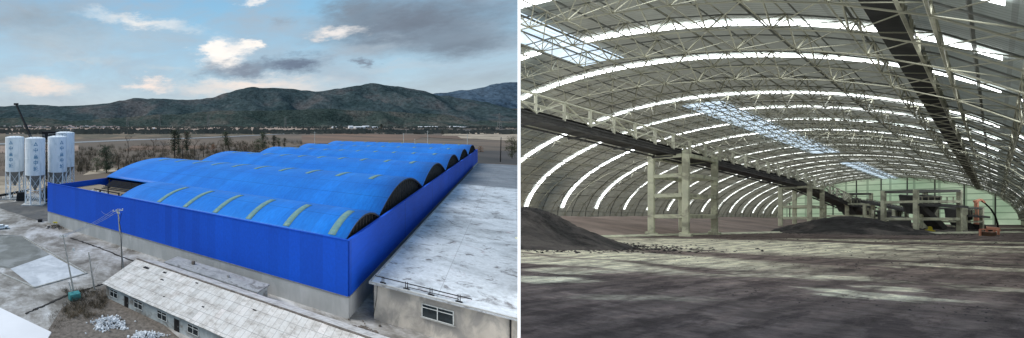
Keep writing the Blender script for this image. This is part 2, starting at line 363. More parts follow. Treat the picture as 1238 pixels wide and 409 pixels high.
# =================================================================== LEFT: YARD AND WAREHOUSE
def sheet(name, pts, z, m):
    b = MB(); n = len(pts); b.add([(p[0], p[1], z) for p in pts], [tuple(range(n))]); o = b.build(name, m); tag(o, kind='structure'); return o
def psheet(name, pxs, z, m): return sheet(name, [at(x, y, z) for x, y in pxs], z, m)
g = MB(); g.grid(lambda x, y: (x, y, 0), lin(-14000, 20000, 35), [-300, -50, 0, 100, 200, 400, 800, 1600, 3200, 6400, 12000, 18000])
tag(g.build('ground', M['ground']), kind='structure')
sheet('yard', [(-95, 5), (120, 5), (120, 60), (60, 98), (-30, 168), (-62, 205), (-120, 225), (-150, 150)], .03, M['yard'])
psheet('field', [(-260, 162.5), (380, 160.2), (380, 153.6), (-260, 153.6)], .05, M['tan'])
psheet('field', [(-260, 163.2), (230, 161.6), (360, 159.6), (380, 161), (240, 165.5), (-260, 176)], .2, M['olive'])
psheet('field', [(365, 174), (500, 170), (520, 163.5), (420, 161.5), (365, 164)], .3, M['brown'])
psheet('field', [(380, 161), (640, 162.5), (700, 156.5), (380, 156.5)], .2, M['dark'])
psheet('field', [(530, 166), (700, 174), (760, 158.5), (545, 158)], .5, M['sand'])
psheet('field', [(372, 160.2), (470, 161.2), (460, 158.2), (372, 157.5)], .55, M['tan'])
psheet('field', [(505, 165.5), (560, 168.5), (552, 164.3), (520, 163.4)], .75, M['brown'])
psheet('field', [(555, 196), (640, 200), (680, 183), (566, 182)], .1, M['dark'])
psheet('field', [(-40, 186), (95, 183), (95, 176), (-40, 176.8)], .25, M['tan'])
psheet('field', [(-120, 232), (30, 236), (64, 222), (64, 214), (-120, 212)], .05, M['sand'])
psheet('field', [(150, 182), (250, 180), (250, 176), (160, 176.5)], .3, M['brown'])
psheet('field', [(100, 212), (128, 209), (165, 203), (160, 201), (110, 206)], .12, M['sand'])
r = MB(); top = [(-260, 175.5), (0, 173.2), (75, 172.2), (163, 168.6), (236, 166.6), (289, 164.2), (360, 161.0)]; bot = [(-260, 177.4), (0, 174.8), (75, 173.6), (163, 169.7), (236, 167.5), (289, 165.0), (360, 161.5)]
vs = [at(x, y, .45) for x, y in top] + [at(x, y, .45) for x, y in bot]; n = len(top)
r.add(vs, [(i, n + i, n + i + 1, i + 1) for i in range(n - 1)]); tag(r.build('river', M['river']), kind='structure')
psheet('road', [(0, 246.5), (26, 243), (75, 246), (78, 268.5), (48, 267.5), (0, 252)], .06, M['asphalt'])
psheet('concrete_pad', [(-40, 284), (27, 286.5), (60, 308), (12, 324.5), (-60, 318)], .07, M['pad_dark'])
psheet('concrete_pad', [(12.4, 325), (60.4, 308), (104, 331), (41.5, 347.5)], .074, M['pad_light'])
kb = MB()
for a, b_ in (((-40, 283.5), (27, 286)), ((27, 286), (105, 331)), ((105, 331), (41.5, 348.5)), ((41.5, 348.5), (-40, 313))):
    p, q = at(*a), at(*b_); kb.bar(p + Vector((0, 0, .12)), q + Vector((0, 0, .12)), .35, .24)
tag(kb.build('kerb', M['kerb']), kind='structure')
kb = MB()
for a, b_ in (((31, 380), (80, 358)), ((80, 358), (128, 343)), ((85, 288), (120, 300)), ((120, 300), (200, 332))):
    p, q = at(*a), at(*b_); n_ = 26; pr = p
    for i_ in range(1, n_ + 1):
        nx_ = p.lerp(q, i_ / n_) + Vector((random.uniform(-.18, .18), random.uniform(-.18, .18), 0)); kb.bar(pr + Vector((0, 0, .08)), nx_ + Vector((0, 0, .08)), random.uniform(.25, .75), .08 + .001 * i_); pr = nx_
tag(kb.build('drain', M['ditch']), kind='structure')
psheet('path', [(52, 409), (75, 372), (128, 345), (150, 352), (230, 420), (60, 470)], .09, M['debris2'])
# hills ------------------------------------------------------------
def interp(pts, x):
    if x <= pts[0][0]: return pts[0][1]
    for (x0, y0), (x1, y1) in zip(pts[:-1], pts[1:]):
        if x <= x1:
            t = (x - x0) / (x1 - x0); t = t * t * (3 - 2 * t); return y0 + (y1 - y0) * t
    return pts[-1][1]
def hill(name, sil, x0, x1, Yc, depth, m, seed, foot=0.0, rough=.16, nx=260, ny=46):
    b = MB()
    def fn(px, s):
        # s -1 front foot .. 0 crest .. 1 back
        Y = Yc + s * depth * (1 if s < 0 else .5)
        X = (px - PX) / PF * Yc * (1 + .0 * s)
        H = CZ + (HZ - interp(sil, px)) / PF * Yc
        k = max(0.0, 1 - abs(s)) ; prof = k ** 1.15
        nn = mnoise.fractal(Vector((X / 900 + seed, Y / 500, seed)), .9, 2.1, 6)
        rid = abs(mnoise.noise(Vector((X / 620 + seed, Y / 2200, 3.1)))) * 2
        fine = mnoise.fractal(Vector((X / 140, Y / 140, seed)), .8, 2.2, 4)
        z = H * prof + H * rough * (nn * 1.2 - rid * 1.5) * math.sin(math.pi * min(1, k)) * 1.1 + fine * 9 * min(1, k * 5 + .15)
        return (X, Y, max(z, -3) if k > 0 else -3)
    b.grid(fn, lin(x0, x1, nx), lin(-1, 1, ny)); o = b.build(name, m, smooth=True); tag(o, kind='structure'); return o
S_main = [(-200, 140), (-80, 132), (0, 128), (39, 126), (78, 128), (100, 127), (127, 124.5), (147, 121), (166, 117.5), (182, 118.5), (196, 119), (220, 120), (240, 119), (254, 117), (274, 111.5), (290, 107), (303, 104), (320, 105.6), (335, 105), (349, 105.5), (366, 108), (383, 109.5), (408, 106), (430, 101.5), (447, 99), (462, 101), (476, 102), (506, 108), (535, 115), (560, 119), (584, 122.5), (603, 131), (625, 143), (660, 152), (900, 152)]
hill('hill', S_main, -190, 668, 6600, 1900, M['hill'], 1.7)
S_far = [(380, 150), (440, 124), (490, 114), (535, 111.5), (560, 108), (584, 104.5), (600, 100), (612, 98.3), (625, 98), (680, 104), (800, 112), (1000, 150)]
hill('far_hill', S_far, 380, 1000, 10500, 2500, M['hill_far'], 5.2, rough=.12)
S_low = [(-220, 147), (-60, 143), (40, 142), (90, 146), (140, 142), (200, 138), (260, 134), (330, 133), (400, 131), (450, 134), (520, 137), (580, 143), (640, 149), (700, 152)]
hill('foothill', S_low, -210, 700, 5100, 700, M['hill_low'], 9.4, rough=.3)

# warehouse --------------------------------------------------------
C0 = at(421, 386); WA = math.atan2(466, 444)
def WL(a, b, z=0.0):        # warehouse coordinates to world
    return Vector((C0.x + b * math.cos(WA) - a * math.sin(WA), C0.y + b * math.sin(WA) + a * math.cos(WA), z))
wh = empty('arched_warehouse', (C0.x, C0.y, 0), WA)
tag(wh, 'huge bright blue warehouse with six parallel arched roofs above deep blue walls', 'warehouse')
LA, LB, ZT, ZP = 101.0, 350.0, 14.5, 4.1
e = MB()   # local axes: x = b (to the right-back), y = a (to the left-back)
def wall_part(x0, y0, x1, y1, z0, z1, t, m, name):
    b = MB(); b.box(((x0 + x1) / 2, (y0 + y1) / 2, (z0 + z1) / 2), (abs(x1 - x0) + t, abs(y1 - y0) + t, z1 - z0)); return b.build(name, m, wh)
wall_part(0, .2, 0, LA, ZP, ZT, .3, M['blue_wall'], 'wall')
wall_part(.4, 0, LB, 0, ZP, ZT, .3, M['blue_wall'], 'wall')
wall_part(.4, LA, LB, LA, ZP, ZT - 1, .3, M['blue_wall'], 'wall')
wall_part(LB, .4, LB, LA - .4, ZP, ZT, .3, M['blue_wall'], 'wall')
b = MB(); b.box((0.05, LA / 2, ZP / 2), (.3, LA + .2, ZP)); b.box((LB / 2, .05, ZP / 2), (LB - .6, .3, ZP)); b.box((LB / 2, LA, ZP / 2), (LB - .6, .3, ZP)); b.box((LB, LA / 2, ZP / 2), (.3, LA - .6, ZP)); b.build('plinth', M['wall_conc'], wh)
b = MB(); b.box((-.02, LA / 2, ZP), (.44, LA + .4, .12)); b.box((LB / 2, -.02, ZP), (LB - .6, .44, .12)); b.build('drip_ledge', M['steel_grey'], wh)
b = MB(); b.box((-.02, LA / 2, ZT + .06), (.5, LA + .4, .12)); b.box((LB / 2, -.02, ZT + .06), (LB - .6, .5, .12)); b.build('coping', M['blue_wall'], wh)
edges = [0.6, 27, 88, 151.5, 213, 275, 347]
def vz(b0, b1, z0, rise, s): # parabola/arc along the span
    return z0 + rise * (1 - (2 * s - 1) ** 2)
for k in range(6):
    b0, b1 = edges[k], edges[k + 1]; z0 = ZT - .35 if k else ZT - .25; rise = 5.75 if k else 2.85
    a0, a1 = (.7 if k == 0 else 1.1), (63 if k == 0 else 100)
    nn = 32
    b = MB(); b.grid(lambda a, s: (b0 + (b1 - b0) * s, a, vz(b0, b1, z0, rise, s)), lin(a0, a1, 12), lin(0.001, .999, nn))
    # verge thickness
    v = b.build('roof_vault', M['blue_roof'], wh, smooth=True)
    md = v.modifiers.new('thick', 'SOLIDIFY'); md.thickness = .25; md.offset = 1
    # gable: dark sheet in place of the shade inside the open end
    for ga, nm in ((a0 + .9, 'gable'), (a1 - .6, 'gable')):
        b = MB(); ss = lin(.001, .999, nn); n = len(ss)
        vs = [(b0 + (b1 - b0) * s, ga, vz(b0, b1, z0, rise, s) - .3) for s in ss] + [(b0 + (b1 - b0) * s, ga, z0 - 1.5) for s in ss]
        b.add(vs, [(i, i + 1, n + i + 1, n + i) for i in range(n - 1)]); b.build(nm, M['gable_dark'], wh)
    b = MB(); step = 3.0 if k else 2.2; cnt = int((b1 - b0) / step)
    for i in range(1, cnt):
        s = i / cnt; b.box((b0 + (b1 - b0) * s, a0 + .6, z0 + (vz(b0, b1, z0, rise, s) - z0) / 2 - .2), (.2, .2, max(.3, vz(b0, b1, z0, rise, s) - z0)))
    ss = lin(.005, .995, 24)
    for s0, s1 in zip(ss[:-1], ss[1:]): b.bar((b0 + (b1 - b0) * s0, a0 + .2, vz(b0, b1, z0, rise, s0) - .35), (b0 + (b1 - b0) * s1, a0 + .2, vz(b0, b1, z0, rise, s1) - .35), .3, .5)
    b.build('gable_struts', M['strut'], wh)
    # translucent strips
    aa = [2.7, 11.8, 20.5, 29.4, 38.5, 47.5] if k == 0 else [8 + 9.3 * i for i in range(10)]
    s_lo, s_hi = (.03, .52) if k == 0 else (.40, .62)
    for a_ in aa:
        b = MB(); b.grid(lambda q, s: (b0 + (b1 - b0) * s, a_ + q * 1.35, vz(b0, b1, z0, rise, s) + .07), [0, .5, 1], lin(s_lo, s_hi, 10)); p = b.build('roof_light', M['roof_light'], wh, smooth=True)
        md = p.modifiers.new('thick', 'SOLIDIFY'); md.thickness = .05; md.offset = 1
# valley gutters
for k in range(1, 6):
    b = MB(); b.box((edges[k], 50.5, ZT - .3), (.9, 98, .15)); b.build('valley_gutter', M['blue_roof'], wh)
# unfinished deck at the left end of vault one
b = MB(); b.box((12, 82, ZT - 3.2), (22, 37, .3)); b.build('unfinished_deck', M['sand'], wh)
for i in range(8):
    b = MB(); b.bar((21.5 - i * 2.0, 65.5 + i * .2, ZT - .1), (21.5 - i * 2.0, 90 - i * 1.5, ZT - .4), .3, .3); b.build('bare_purlin', M['steel_dark'], wh)
for x_, y_ in ((3, 66), (3, 75), (9, 66), (9, 78), (20, 66), (20, 78), (20, 90)):
    b = MB(); b.box((x_, y_, ZT - 1.4), (.35, .35, 3.3)); b.build('column_stub', M['steel_dark'], wh)
b = MB(); b.bar((3, 65, ZT - .3), (22, 65, ZT - .3), .3, .35); b.bar((3, 66, ZT + .1), (3, 78, ZT + .1), .2, .3); b.build('edge_beam', M['steel_dark'], wh)
def rubble(name, c, r, h, n, m, label, cat, size=(.25, .8), parent=None):
    b = MB()
    for i in range(n):
        a = random.uniform(0, 6.283); q = math.sqrt(random.random()); fz = 1 + .7 * mnoise.noise(Vector((math.cos(a) * 1.3 + c[0], math.sin(a) * 1.3, c[1]))) + (random.random() < .12) * random.random(); x, y = r[0] * q * math.cos(a) * fz, r[1] * q * math.sin(a) * fz
        z = h * max(0, (1 - q)) * random.uniform(.5, 1) + .05
        s = random.uniform(*size); n0 = len(b.v)
        b.box((x, y, z), (s * random.uniform(.5, 1.4), s * random.uniform(.4, 1), s * random.uniform(.25, .7)), random.uniform(0, 3.14), random.uniform(.6, 1))
        tx, ty = random.uniform(-.5, .5), random.uniform(-.5, .5)
        for j in range(n0, n0 + 8):
            vx, vy, vz_ = b.v[j]; b.v[j] = (vx, vy, vz_ + (vx - x) * tx + (vy - y) * ty)
    o = b.build(name, m); o.location = c; tag(o, label, cat); return o
rubble('building_rubble', WL(84, 7, ZT - 3.0), (5, 4), 1.6, 120, M['debris'], 'heap of pale rubble on the unfinished roof corner of the blue warehouse', 'rubble')
# silos ------------------------------------------------------------
def silo(name, base, dia, H, legtop, label, textaz=None, ladder=False):
    s = empty(name, base); tag(s, label, 'silo', 'white storage silos on steel legs'); r_ = dia / 2
    b = MB(); b.lathe([(0.01, H - .2), (r_ * .5, H + .1), (r_ * .96, H - .35), (r_, H - .5), (r_, H - 5), (r_ * 1.012, H - 5.02), (r_ * 1.012, H - 5.2), (r_, H - 5.22), (r_, legtop + (H - legtop) * .45), (r_ * 1.012, legtop + (H - legtop) * .45 - .05), (r_ * 1.012, legtop + (H - legtop) * .45 - .2), (r_, legtop + (H - legtop) * .45 - .25), (r_, legtop), (r_ * .97, legtop - .1)]); b.build('shell', M['white'], s, smooth=False)
    b = MB(); b.lathe([(r_ * .97, legtop - .1), (r_ * .14, legtop - 6.5), (r_ * .14, legtop - 7.3), (.01, legtop - 7.3)]); b.build('hopper_cone', M['steel_grey'], s, smooth=True)
    b = MB(); b.lathe([(r_ * .99, H - .3), (r_ * 1.0, H + .0)], n=28)
    pts = [(r_ * .95 * math.cos(i * math.pi / 8), r_ * .95 * math.sin(i * math.pi / 8), H + 1.0) for i in range(17)]; b = MB(); b.line(pts, .05)
    for p in pts[:-1]: b.tube((p[0], p[1], H - .5), p, .04)
    b.build('top_railing', M['steel_grey'], s)
    for i in range(6):
        a = i * math.pi / 3 + .3; b = MB(); x, y = r_ * .93 * math.cos(a), r_ * .93 * math.sin(a); b.tube((x, y, 0), (x, y, legtop + 1.2), .3, .3, 8); b.build('leg', M['white'], s)
    b = MB()
    for i in range(6):
        a, c = i * math.pi / 3 + .3, (i + 1) * math.pi / 3 + .3; k = r_ * .93
        for z0, z1 in ((.6, legtop * .5), (legtop * .5, legtop - .6)):
            b.tube((k * math.cos(a), k * math.sin(a), z0), (k * math.cos(c), k * math.sin(c), z1), .09); b.tube((k * math.cos(a), k * math.sin(a), z1), (k * math.cos(c), k * math.sin(c), z0), .09)
        b.tube((k * math.cos(a), k * math.sin(a), legtop * .5), (k * math.cos(c), k * math.sin(c), legtop * .5), .12)
    b.build('bracing', M['white'], s)
    b = MB(); b.box((0, 0, .2), (r_ * 2.2, r_ * 2.2, .4)); b.build('footing', M['wall_conc'], s)
    if textaz is not None:
        zs = H - 3.0
        for i, ch in enumerate('△中富中城'):
            sz = 1.85; zc = zs - i * 2.75
            if ch == '△':
                tb = MB(); tb.add([(-.9, 0, -.7), (.9, 0, -.7), (0, 0, 1.0), (-.45, 0, -.4), (.45, 0, -.4), (0, 0, .45)], [(0, 1, 4, 3), (1, 2, 5, 4), (2, 0, 3, 5)])
                tm = bpy.data.meshes.new('logo'); tm.from_pydata([(x + 0, z_, 0) for x, y_, z_ in tb.v], [], tb.f); pts3 = [(v.co.x, v.co.y) for v in tm.vertices]
            else:
                cu = bpy.data.curves.new('glyph', 'FONT'); cu.body = ch; cu.size = sz * 1.15; cu.align_x = 'CENTER'; cu.align_y = 'CENTER'; cu.offset = .035
                to = bpy.data.objects.new('glyph', cu); COL.objects.link(to); dg = bpy.context.evaluated_depsgraph_get(); dg.update()
                tm = bpy.data.meshes.new_from_object(to.evaluated_get(dg)); bpy.data.objects.remove(to); bpy.data.curves.remove(cu)
            for vtx in tm.vertices:
                x, z_ = vtx.co.x, vtx.co.y; a = textaz + x / r_; vtx.co = ((r_ + .05) * math.cos(a), (r_ + .05) * math.sin(a), zc + z_)
            tm.materials.clear(); tm.materials.append(M['ink'])
            o = bpy.data.objects.new('emblem' if ch == '△' else 'lettering', tm); COL.objects.link(o); o.parent = s
    return s
def facing(base, off): # azimuth of the shell point that faces the camera, turned by off
    return math.atan2(-base.y, -base.x) + off
B1, B2, B3 = at(18, 239.5), at(42.5, 246.5), at(69.5, 243)
B4 = Vector(((78.5 - PX) / PF * 196, 196, 0))
silo('silo', B1, 8.9, 30.0, 13.2, 'leftmost white silo on steel legs with small blue lettering near its left side', facing(B1, -.42))
silo('silo', B2, 8.9, 30.0, 13.2, 'second white silo from the left with bold blue lettering down its middle', facing(B2, .06))
silo('silo', B3, 8.8, 30.4, 13.8, 'third white silo with blue lettering, close to the left end of the blue wall', facing(B3, .45))
silo('silo', B4, 9.6, 32.0, 14.5, 'silo half hidden behind the third one and showing no lettering')
# mixing tower behind silos, boom
mt = empty('batching_tower', atY(60, 240, 196).xy.to_3d()); tag(mt, 'dark steel tower with a cabin rising between the silos', 'tower')
b = MB()
for sx in (-2.2, 2.2):
    for sy in (-2.2, 2.2): b.tube((sx, sy, 0), (sx, sy, 31), .22)
for z in range(3, 31, 4):
    for sx, sy, tx, ty in ((-2.2, -2.2, 2.2, -2.2), (2.2, -2.2, 2.2, 2.2), (-2.2, 2.2, -2.2, -2.2)):
        b.tube((sx, sy, z), (tx, ty, z), .12); b.tube((sx, sy, z), (tx, ty, z + 4), .1)
b.build('lattice_frame', M['steel_dark'], mt)
b = MB(); b.box((0, 0, 30), (6.5, 4.6, 3.6)); b.box((0, 0, 32), (7.2, 5.2, .4)); b.build('cabin', M['gable_dark'], mt)
b = MB(); b.box((1.0, -2.45, 10), (3, .3, 16)); b.build('hopper_panel', M['leaf_dark'], mt)
cr = empty('mobile_crane', at(66, 240)); tag(cr, 'mobile crane behind the silos with its dark boom raised to the upper left', 'crane')
p0 = at(66, 240); tipw = atY(19.5, 126, 205) - p0; rootw = Vector((0, 0, 3.5))
b = MB(); mid = rootw.lerp(tipw, .45); mid2 = rootw.lerp(tipw, .75)
b.bar(rootw, mid, 1.3, 1.5); b.bar(mid, mid2, 1.0, 1.15); b.bar(mid2, tipw, .7, .85); b.build('boom', M['steel_dark'], cr)
b = MB(); b.box(tipw + Vector((0, 0, 0)), (2.4, .6, 1.0)); b.build('boom_head', M['steel_dark'], cr)
b = MB(); b.box((0, 0, 1.6), (9, 2.6, 1.2)); b.box((-3.4, 0, 2.9), (2.2, 2.4, 1.8)); b.build('chassis', M['yellow'], cr)
for i in range(4):
    b = MB(); b.tube((-3.4 + i * 2.2, -1.3, .6), (-3.4 + i * 2.2, 1.3, .6), .6, .6, 12); b.build('wheel', M['black'], cr)
# dark conveyor / machinery low by silos
cv = empty('feed_conveyor', at(2, 243)); tag(cv, 'dark low feed conveyor running on the ground to the foot of the silos', 'conveyor')
b = MB(); q0 = Vector((-8, 0, 1.2)); q1 = at(36, 237) - at(2, 243) + Vector((0, 0, 3)); b.bar(q0, q1, 1.6, .9); b.build('belt_casing', M['black'], cv)
b = MB()
for t in (.1, .35, .6, .85):
    p = q0.lerp(q1, t); b.tube((p.x, p.y - .6, 0), p, .15); b.tube((p.x, p.y + .6, 0), p, .15)
b.build('trestle', M['steel_dark'], cv)
b = MB(); b.box((9, 1, 2), (5, 3.2, 3.6), .3, .8); b.build('feed_hopper', M['gable_dark'], cv)
# chain of yard machinery by silo 3
mx = empty('mixer_unit', at(57, 243)); tag(mx, 'grey mixing machine standing under the third silo', 'machine')
b = MB(); b.box((0, 0, 3), (6, 4, 3), .4); b.box((0, 0, 5.4), (4, 3, 1.6), .4, .6); b.build('mixer_drum_housing', M['steel_dark'], mx)
b = MB()
for sx in (-2.4, 2.4):
    for sy in (-1.4, 1.4): b.tube((sx, sy, 0), (sx, sy, 2), .2)
b.build('support_legs', M['steel_grey'], mx)
# car --------------------------------------------------------------
def car(base, rz, label):
    c = empty('parked_car', base, rz); tag(c, label, 'car')
    prof = [(-2.2, .35), (-2.25, .8), (-1.9, .98), (-1.0, 1.05), (-.45, 1.45), (.9, 1.5), (1.6, 1.05), (2.15, .92), (2.25, .55), (2.2, .35)]
    b = MB(); n = len(prof)
    vs = []
    for y in (-.85, .85):
        for x, z in prof: vs.append((x, y * (.82 if z > 1.2 else 1), z))
    b.add(vs, [tuple(range(n)), tuple(reversed(range(n, 2 * n)))] + [(i, n + i, n + (i + 1) % n, (i + 1) % n) for i in range(n)]); b.build('body', M['white'], c, bevel=.06)
    b = MB()
    for s in (-1, 1): b.add([(-.85, s * .845, 1.08), (1.4, s * .845, 1.08), (.85, s * .72, 1.42), (-.4, s * .72, 1.4)], [(0, 1, 2, 3) if s < 0 else (3, 2, 1, 0)])
    b.add([(-1.0, -.66, 1.1), (-1.0, .66, 1.1), (-.5, .62, 1.44), (-.5, -.62, 1.44)], [(0, 1, 2, 3)]); b.add([(1.55, -.66, 1.12), (1.55, .66, 1.12), (1.0, .62, 1.47), (1.0, -.62, 1.47)], [(3, 2, 1, 0)])
    for i in range(len(b.v)): x, y, z = b.v[i]; b.v[i] = (x * 1.01, y * 1.02, z + .02)
    b.build('windows', M['glass'], c)
    for x in (-1.4, 1.4):
        for s in (-1, 1):
            wv_ = MB(); wv_.tube((x, s * .72, .33), (x, s * .9, .33), .33, .33, 16); wo = wv_.build('wheel', M['black'], c)
            wv_ = MB(); wv_.tube((x, s * .86, .33), (x, s * .915, .33), .18, .18, 12); wv_.build('rim', M['steel_grey'], wo)
    for s in (-1, 1):
        b = MB(); b.box((-2.22, s * .6, .75), (.1, .32, .14)); b.build('headlight', M['frame'], c)
car(at(2, 277), R(200), 'white car parked at the left edge of the yard')
b_ = rubble('brick_heap', at(67, 275), (3.4, 2), 1.0, 130, M['debris2'], 'low heap of rubble and sticks in the yard before the blue wall', 'rubble', (.2, .6))
vb = MB()
for i in range(14): vb.box((random.uniform(-1, 1), random.uniform(-.5, .5), 1.2 + random.uniform(-.1, .4)), (.5, .4, .12), random.uniform(0, 3))
o = vb.build('yellow_tarpaulin', M['yellow']); o.location = at(67, 274); tag(o, 'scraps of yellow sheeting lying on the rubble heap in the yard', 'tarpaulin')
o = MB().box((0, 0, .5), (1.4, 1.2, 1.0)).build('oil_drum_box', M['steel_dark']); o.location = at(48.5, 268.5); tag(o, 'small dark box at the corner of the grey paving', 'box'); o.name = 'dark_box'
# poles -------------------------------------------------------------
def upole(name, base, top, label, arms, m=None, r0=.24, group=None):
    p = empty(name, base); tag(p, label, 'pole', group); t = top - base
    b = MB(); b.tube((0, 0, 0), t, r0, r0 * .62, 10); b.build('shaft', m or M['pole'], p)
    for k, (dz, ln, ang_) in enumerate(arms):
        c = t * (1 - dz / t.z); d = Vector((math.cos(ang_), math.sin(ang_), 0)) * ln / 2
        a = MB(); a.bar(c - d, c + d, .14, .16); ao = a.build('crossarm', M['frame'], p)
        for s in (-1, -.4, .4, 1):
            i_ = MB(); q = c + d * s * .92; i_.lathe([(.09, 0), (.14, .1), (.07, .16), (.13, .25), (.04, .34)], q + Vector((0, 0, .08)), 10); i_.build('insulator', M['frame'], ao)
    return p
pA, pAt = at(149, 328), atY(142.5, 252.5, at(149, 328).y)
up = upole('utility_pole', pA, pAt, 'tall pale utility pole with crossarm, its top against the deep blue wall', [(.5, 2.8, .55), (1.1, 1.4, 2.1)])
b = MB(); b.line([Vector((-.35, -.3, 0)), Vector((-.4, -.32, 4)), Vector((-.3, -.3, 9)), Vector((-.9, -.2, 12)), Vector((-.4, 0, 14.2))], .07); b.build('riser_cable', M['black'], up)
pB, pBt = at(90, 358), atY(76, 284, at(90, 358).y)
upB = upole('utility_pole', pB, pBt, 'leaning grey utility pole rising from the brush beside the teal crate', [(.4, 1.6, .3)], r0=.2)
b = MB(); b.box(Vector((-.1, -.3, pBt.z - 3)), (.4, .3, .6)); b.bar(at(90, 358) - pB + Vector((-.3, -.3, .2)), (at(83, 366, 0) - pB) + Vector((0, 0, 4.2)), .16, .16); b.build('junction_box', M['frame'], upB)
pC, pCt = at(114, 350), atY(107, 305, at(114, 350).y)
upole('utility_pole', pC, pCt, 'short weathered post between the leaning pole and the tall pale pole', [], r0=.22)
def wire(p, q, sag, label):
    pts = []
    for i in range(15):
        t = i / 14; v = p.lerp(q, t); v.z -= sag * 4 * t * (1 - t); pts.append(v)
    b = MB(); b.line([x - p for x in pts], .035, 4); o = b.build('overhead_wire', M['wire']); o.location = p; tag(o, label, 'wire', 'overhead wires'); return o
for k, s in enumerate((-1, 0, 1)):
    d = Vector((math.cos(.55), math.sin(.55), 0)) * 1.2 * s
    wire(pAt + d + Vector((0, 0, -.1)), pBt + Vector((.5 * s, 0, -.1)), .7, ['nearest', 'middle', 'farthest'][k] + ' of the three wires strung between the tall pale pole and the leaning pole')
wire(pAt + Vector((.3, 0, -.4)), WL(70, -.6, 9), 1.2, 'wire running from the tall pale pole to the blue wall')
o = MB().box((0, 0, .7), (2.2, 1.6, 1.3), .5).build('storage_crate', M['teal'], bevel=.06); o.location = at(90, 362); tag(o, 'teal crate lying at the foot of the leaning pole', 'crate')
# old house -----------------------------------------------------------
def old_house():
    ZE, ZR = 3.0, 5.4
    r0 = at(167, 314, ZR); hx = empty('old_house', (r0.x, r0.y, 0), WA + R(-90) + R(0)); tag(hx, 'long old whitewashed house with pale corrugated sheet roof in front of the blue wall', 'house')
    # local x runs along the ridge (towards lower right), local y towards the warehouse
    Ln, F, Bk = 52.0, 9.6, 6.0
    def roofside(y1, z1, nm):
        b = MB(); b.grid(lambda x, s: (x, y1 * s, ZR + (z1 - ZR) * s + .03 * math.sin(x * 1.3)), lin(-.4, Ln, 40), lin(0, 1, 8), lambda x, s: (x, abs(y1) * s)); o = b.build(nm, M['old_roof'], hx)
        md = o.modifiers.new('thick', 'SOLIDIFY'); md.thickness = .1; return o
    roofside(-F - .6, ZE - .1, 'roof'); roofside(Bk + .5, ZE + .4, 'roof')
    b = MB(); b.bar((-.4, 0, ZR + .1), (Ln, 0, ZR + .1), .5, .14); b.build('ridge_cap', M['debris2'], hx)
    b = MB(); b.prism([(.2, -F), (Ln - .3, -F), (Ln - .3, -F + .3), (.2, -F + .3)], 0, ZE - .15); b.build('wall', M['old_wall'], hx)
    b = MB(); b.prism([(.2, Bk - .3), (Ln - .3, Bk - .3), (Ln - .3, Bk), (.2, Bk)], 0, ZE + .3); b.build('wall', M['old_wall'], hx)
    for x in (.2, Ln - .6):
        b = MB(); ps = [(-F + .3, 0), (Bk - .3, 0), (Bk - .3, ZE + .3), (0, ZR - .15), (-F + .3, ZE - .05)]; vs = [(x, y, z) for y, z in ps] + [(x + .3, y, z) for y, z in ps]
        b.add(vs, [(4, 3, 2, 1, 0), (5, 6, 7, 8, 9)] + [(i, (i + 1) % 5, 5 + (i + 1) % 5, 5 + i) for i in range(5)]); b.build('gable_wall', M['old_wall'], hx)
    for x in (2.6, 9.6, 15.6, 22.5, 29, 36):
        b = MB(); 
        for dx in (-1.1, 1.1, 0): b.box((x + dx, -F - .02, 1.6), (.09, .16, 1.5))
        for dz in (.85, 2.3, 1.85): b.box((x, -F - .03, dz), (2.2, .15, .09))
        wf = b.build('window', M['frame'], hx); b = MB(); b.box((x, -F - .02, 1.6), (2.1, .06, 1.45)); b.build('pane', M['glass'], wf)
    for x in (6.3, 19.0):
        b = MB(); b.box((x, -F - .03, 1.05), (1.1, .08, 2.1)); d = b.build('door', M['steel_dark'], hx); b = MB(); b.box((x + .4, -F - .12, 1.0), (.08, .08, .2)); b.build('handle', M['steel_grey'], d)
    for x, y, w_ in ((4.2, -1.6, .9), (9.0, -1.2, .5), (10.2, -3.3, .5), (17, -1.0, .35), (22, -6.0, .3), (30, -2.5, .4), (14, -7.2, .25)):
        b = MB(); b.box((x, y, ZR + y * (ZR - ZE) / F * 1.0 + .12), (w_ * 1.6, w_, .08)); b.build('roof_patch', M['gable_dark'], hx)
    return hx
old_house()
# low flat building between the old house and the blue wall
fb = empty('flat_shed', WL(62, -2.5, 0), WA); tag(fb, 'low shed with cracked flat grey roof squeezed between old house and blue wall', 'shed')
b = MB(); b.box((-2.9, -36, 3.1), (5.2, 24, .3)); b.build('roof', M['slab_mid'], fb); b = MB(); b.box((-2.9, -36, 1.45), (4.6, 23.4, 2.9)); b.build('wall', M['old_wall'], fb)
b = MB(); b.box((-2, -30, 3.6), (.6, .6, .8)); b.build('chimney', M['debris2'], fb); b = MB(); b.box((-3, -40, 3.45), (.4, .4, .5)); b.build('vent', M['steel_grey'], fb)
# white shed at bottom left
sh = empty('white_shed', at(10, 409, 0), WA); tag(sh, 'small shed with a clean white sheet roof at the bottom left corner', 'shed')
c_ = [at(-60, 352, 3), at(0, 372, 3), at(62, 401.5, 3), at(40, 440, 3), at(-90, 420, 3)]
inv = (Matrix.Rotation(-WA, 4, 'Z') @ Matrix.Translation(-at(10, 409, 0)))
lc = [inv @ Vector((p.x, p.y, 0)) for p in c_]
b = MB(); b.prism([(p.x, p.y) for p in reversed(lc)], 2.85, 3.0); b.build('roof', M['shed_white'], sh)
cen = sum(lc, Vector()) / 5; b = MB(); b.prism([(cen.x + (p.x - cen.x) * .96, cen.y + (p.y - cen.y) * .96) for p in reversed(lc)], 0, 2.8); b.build('wall', M['old_wall'], sh)
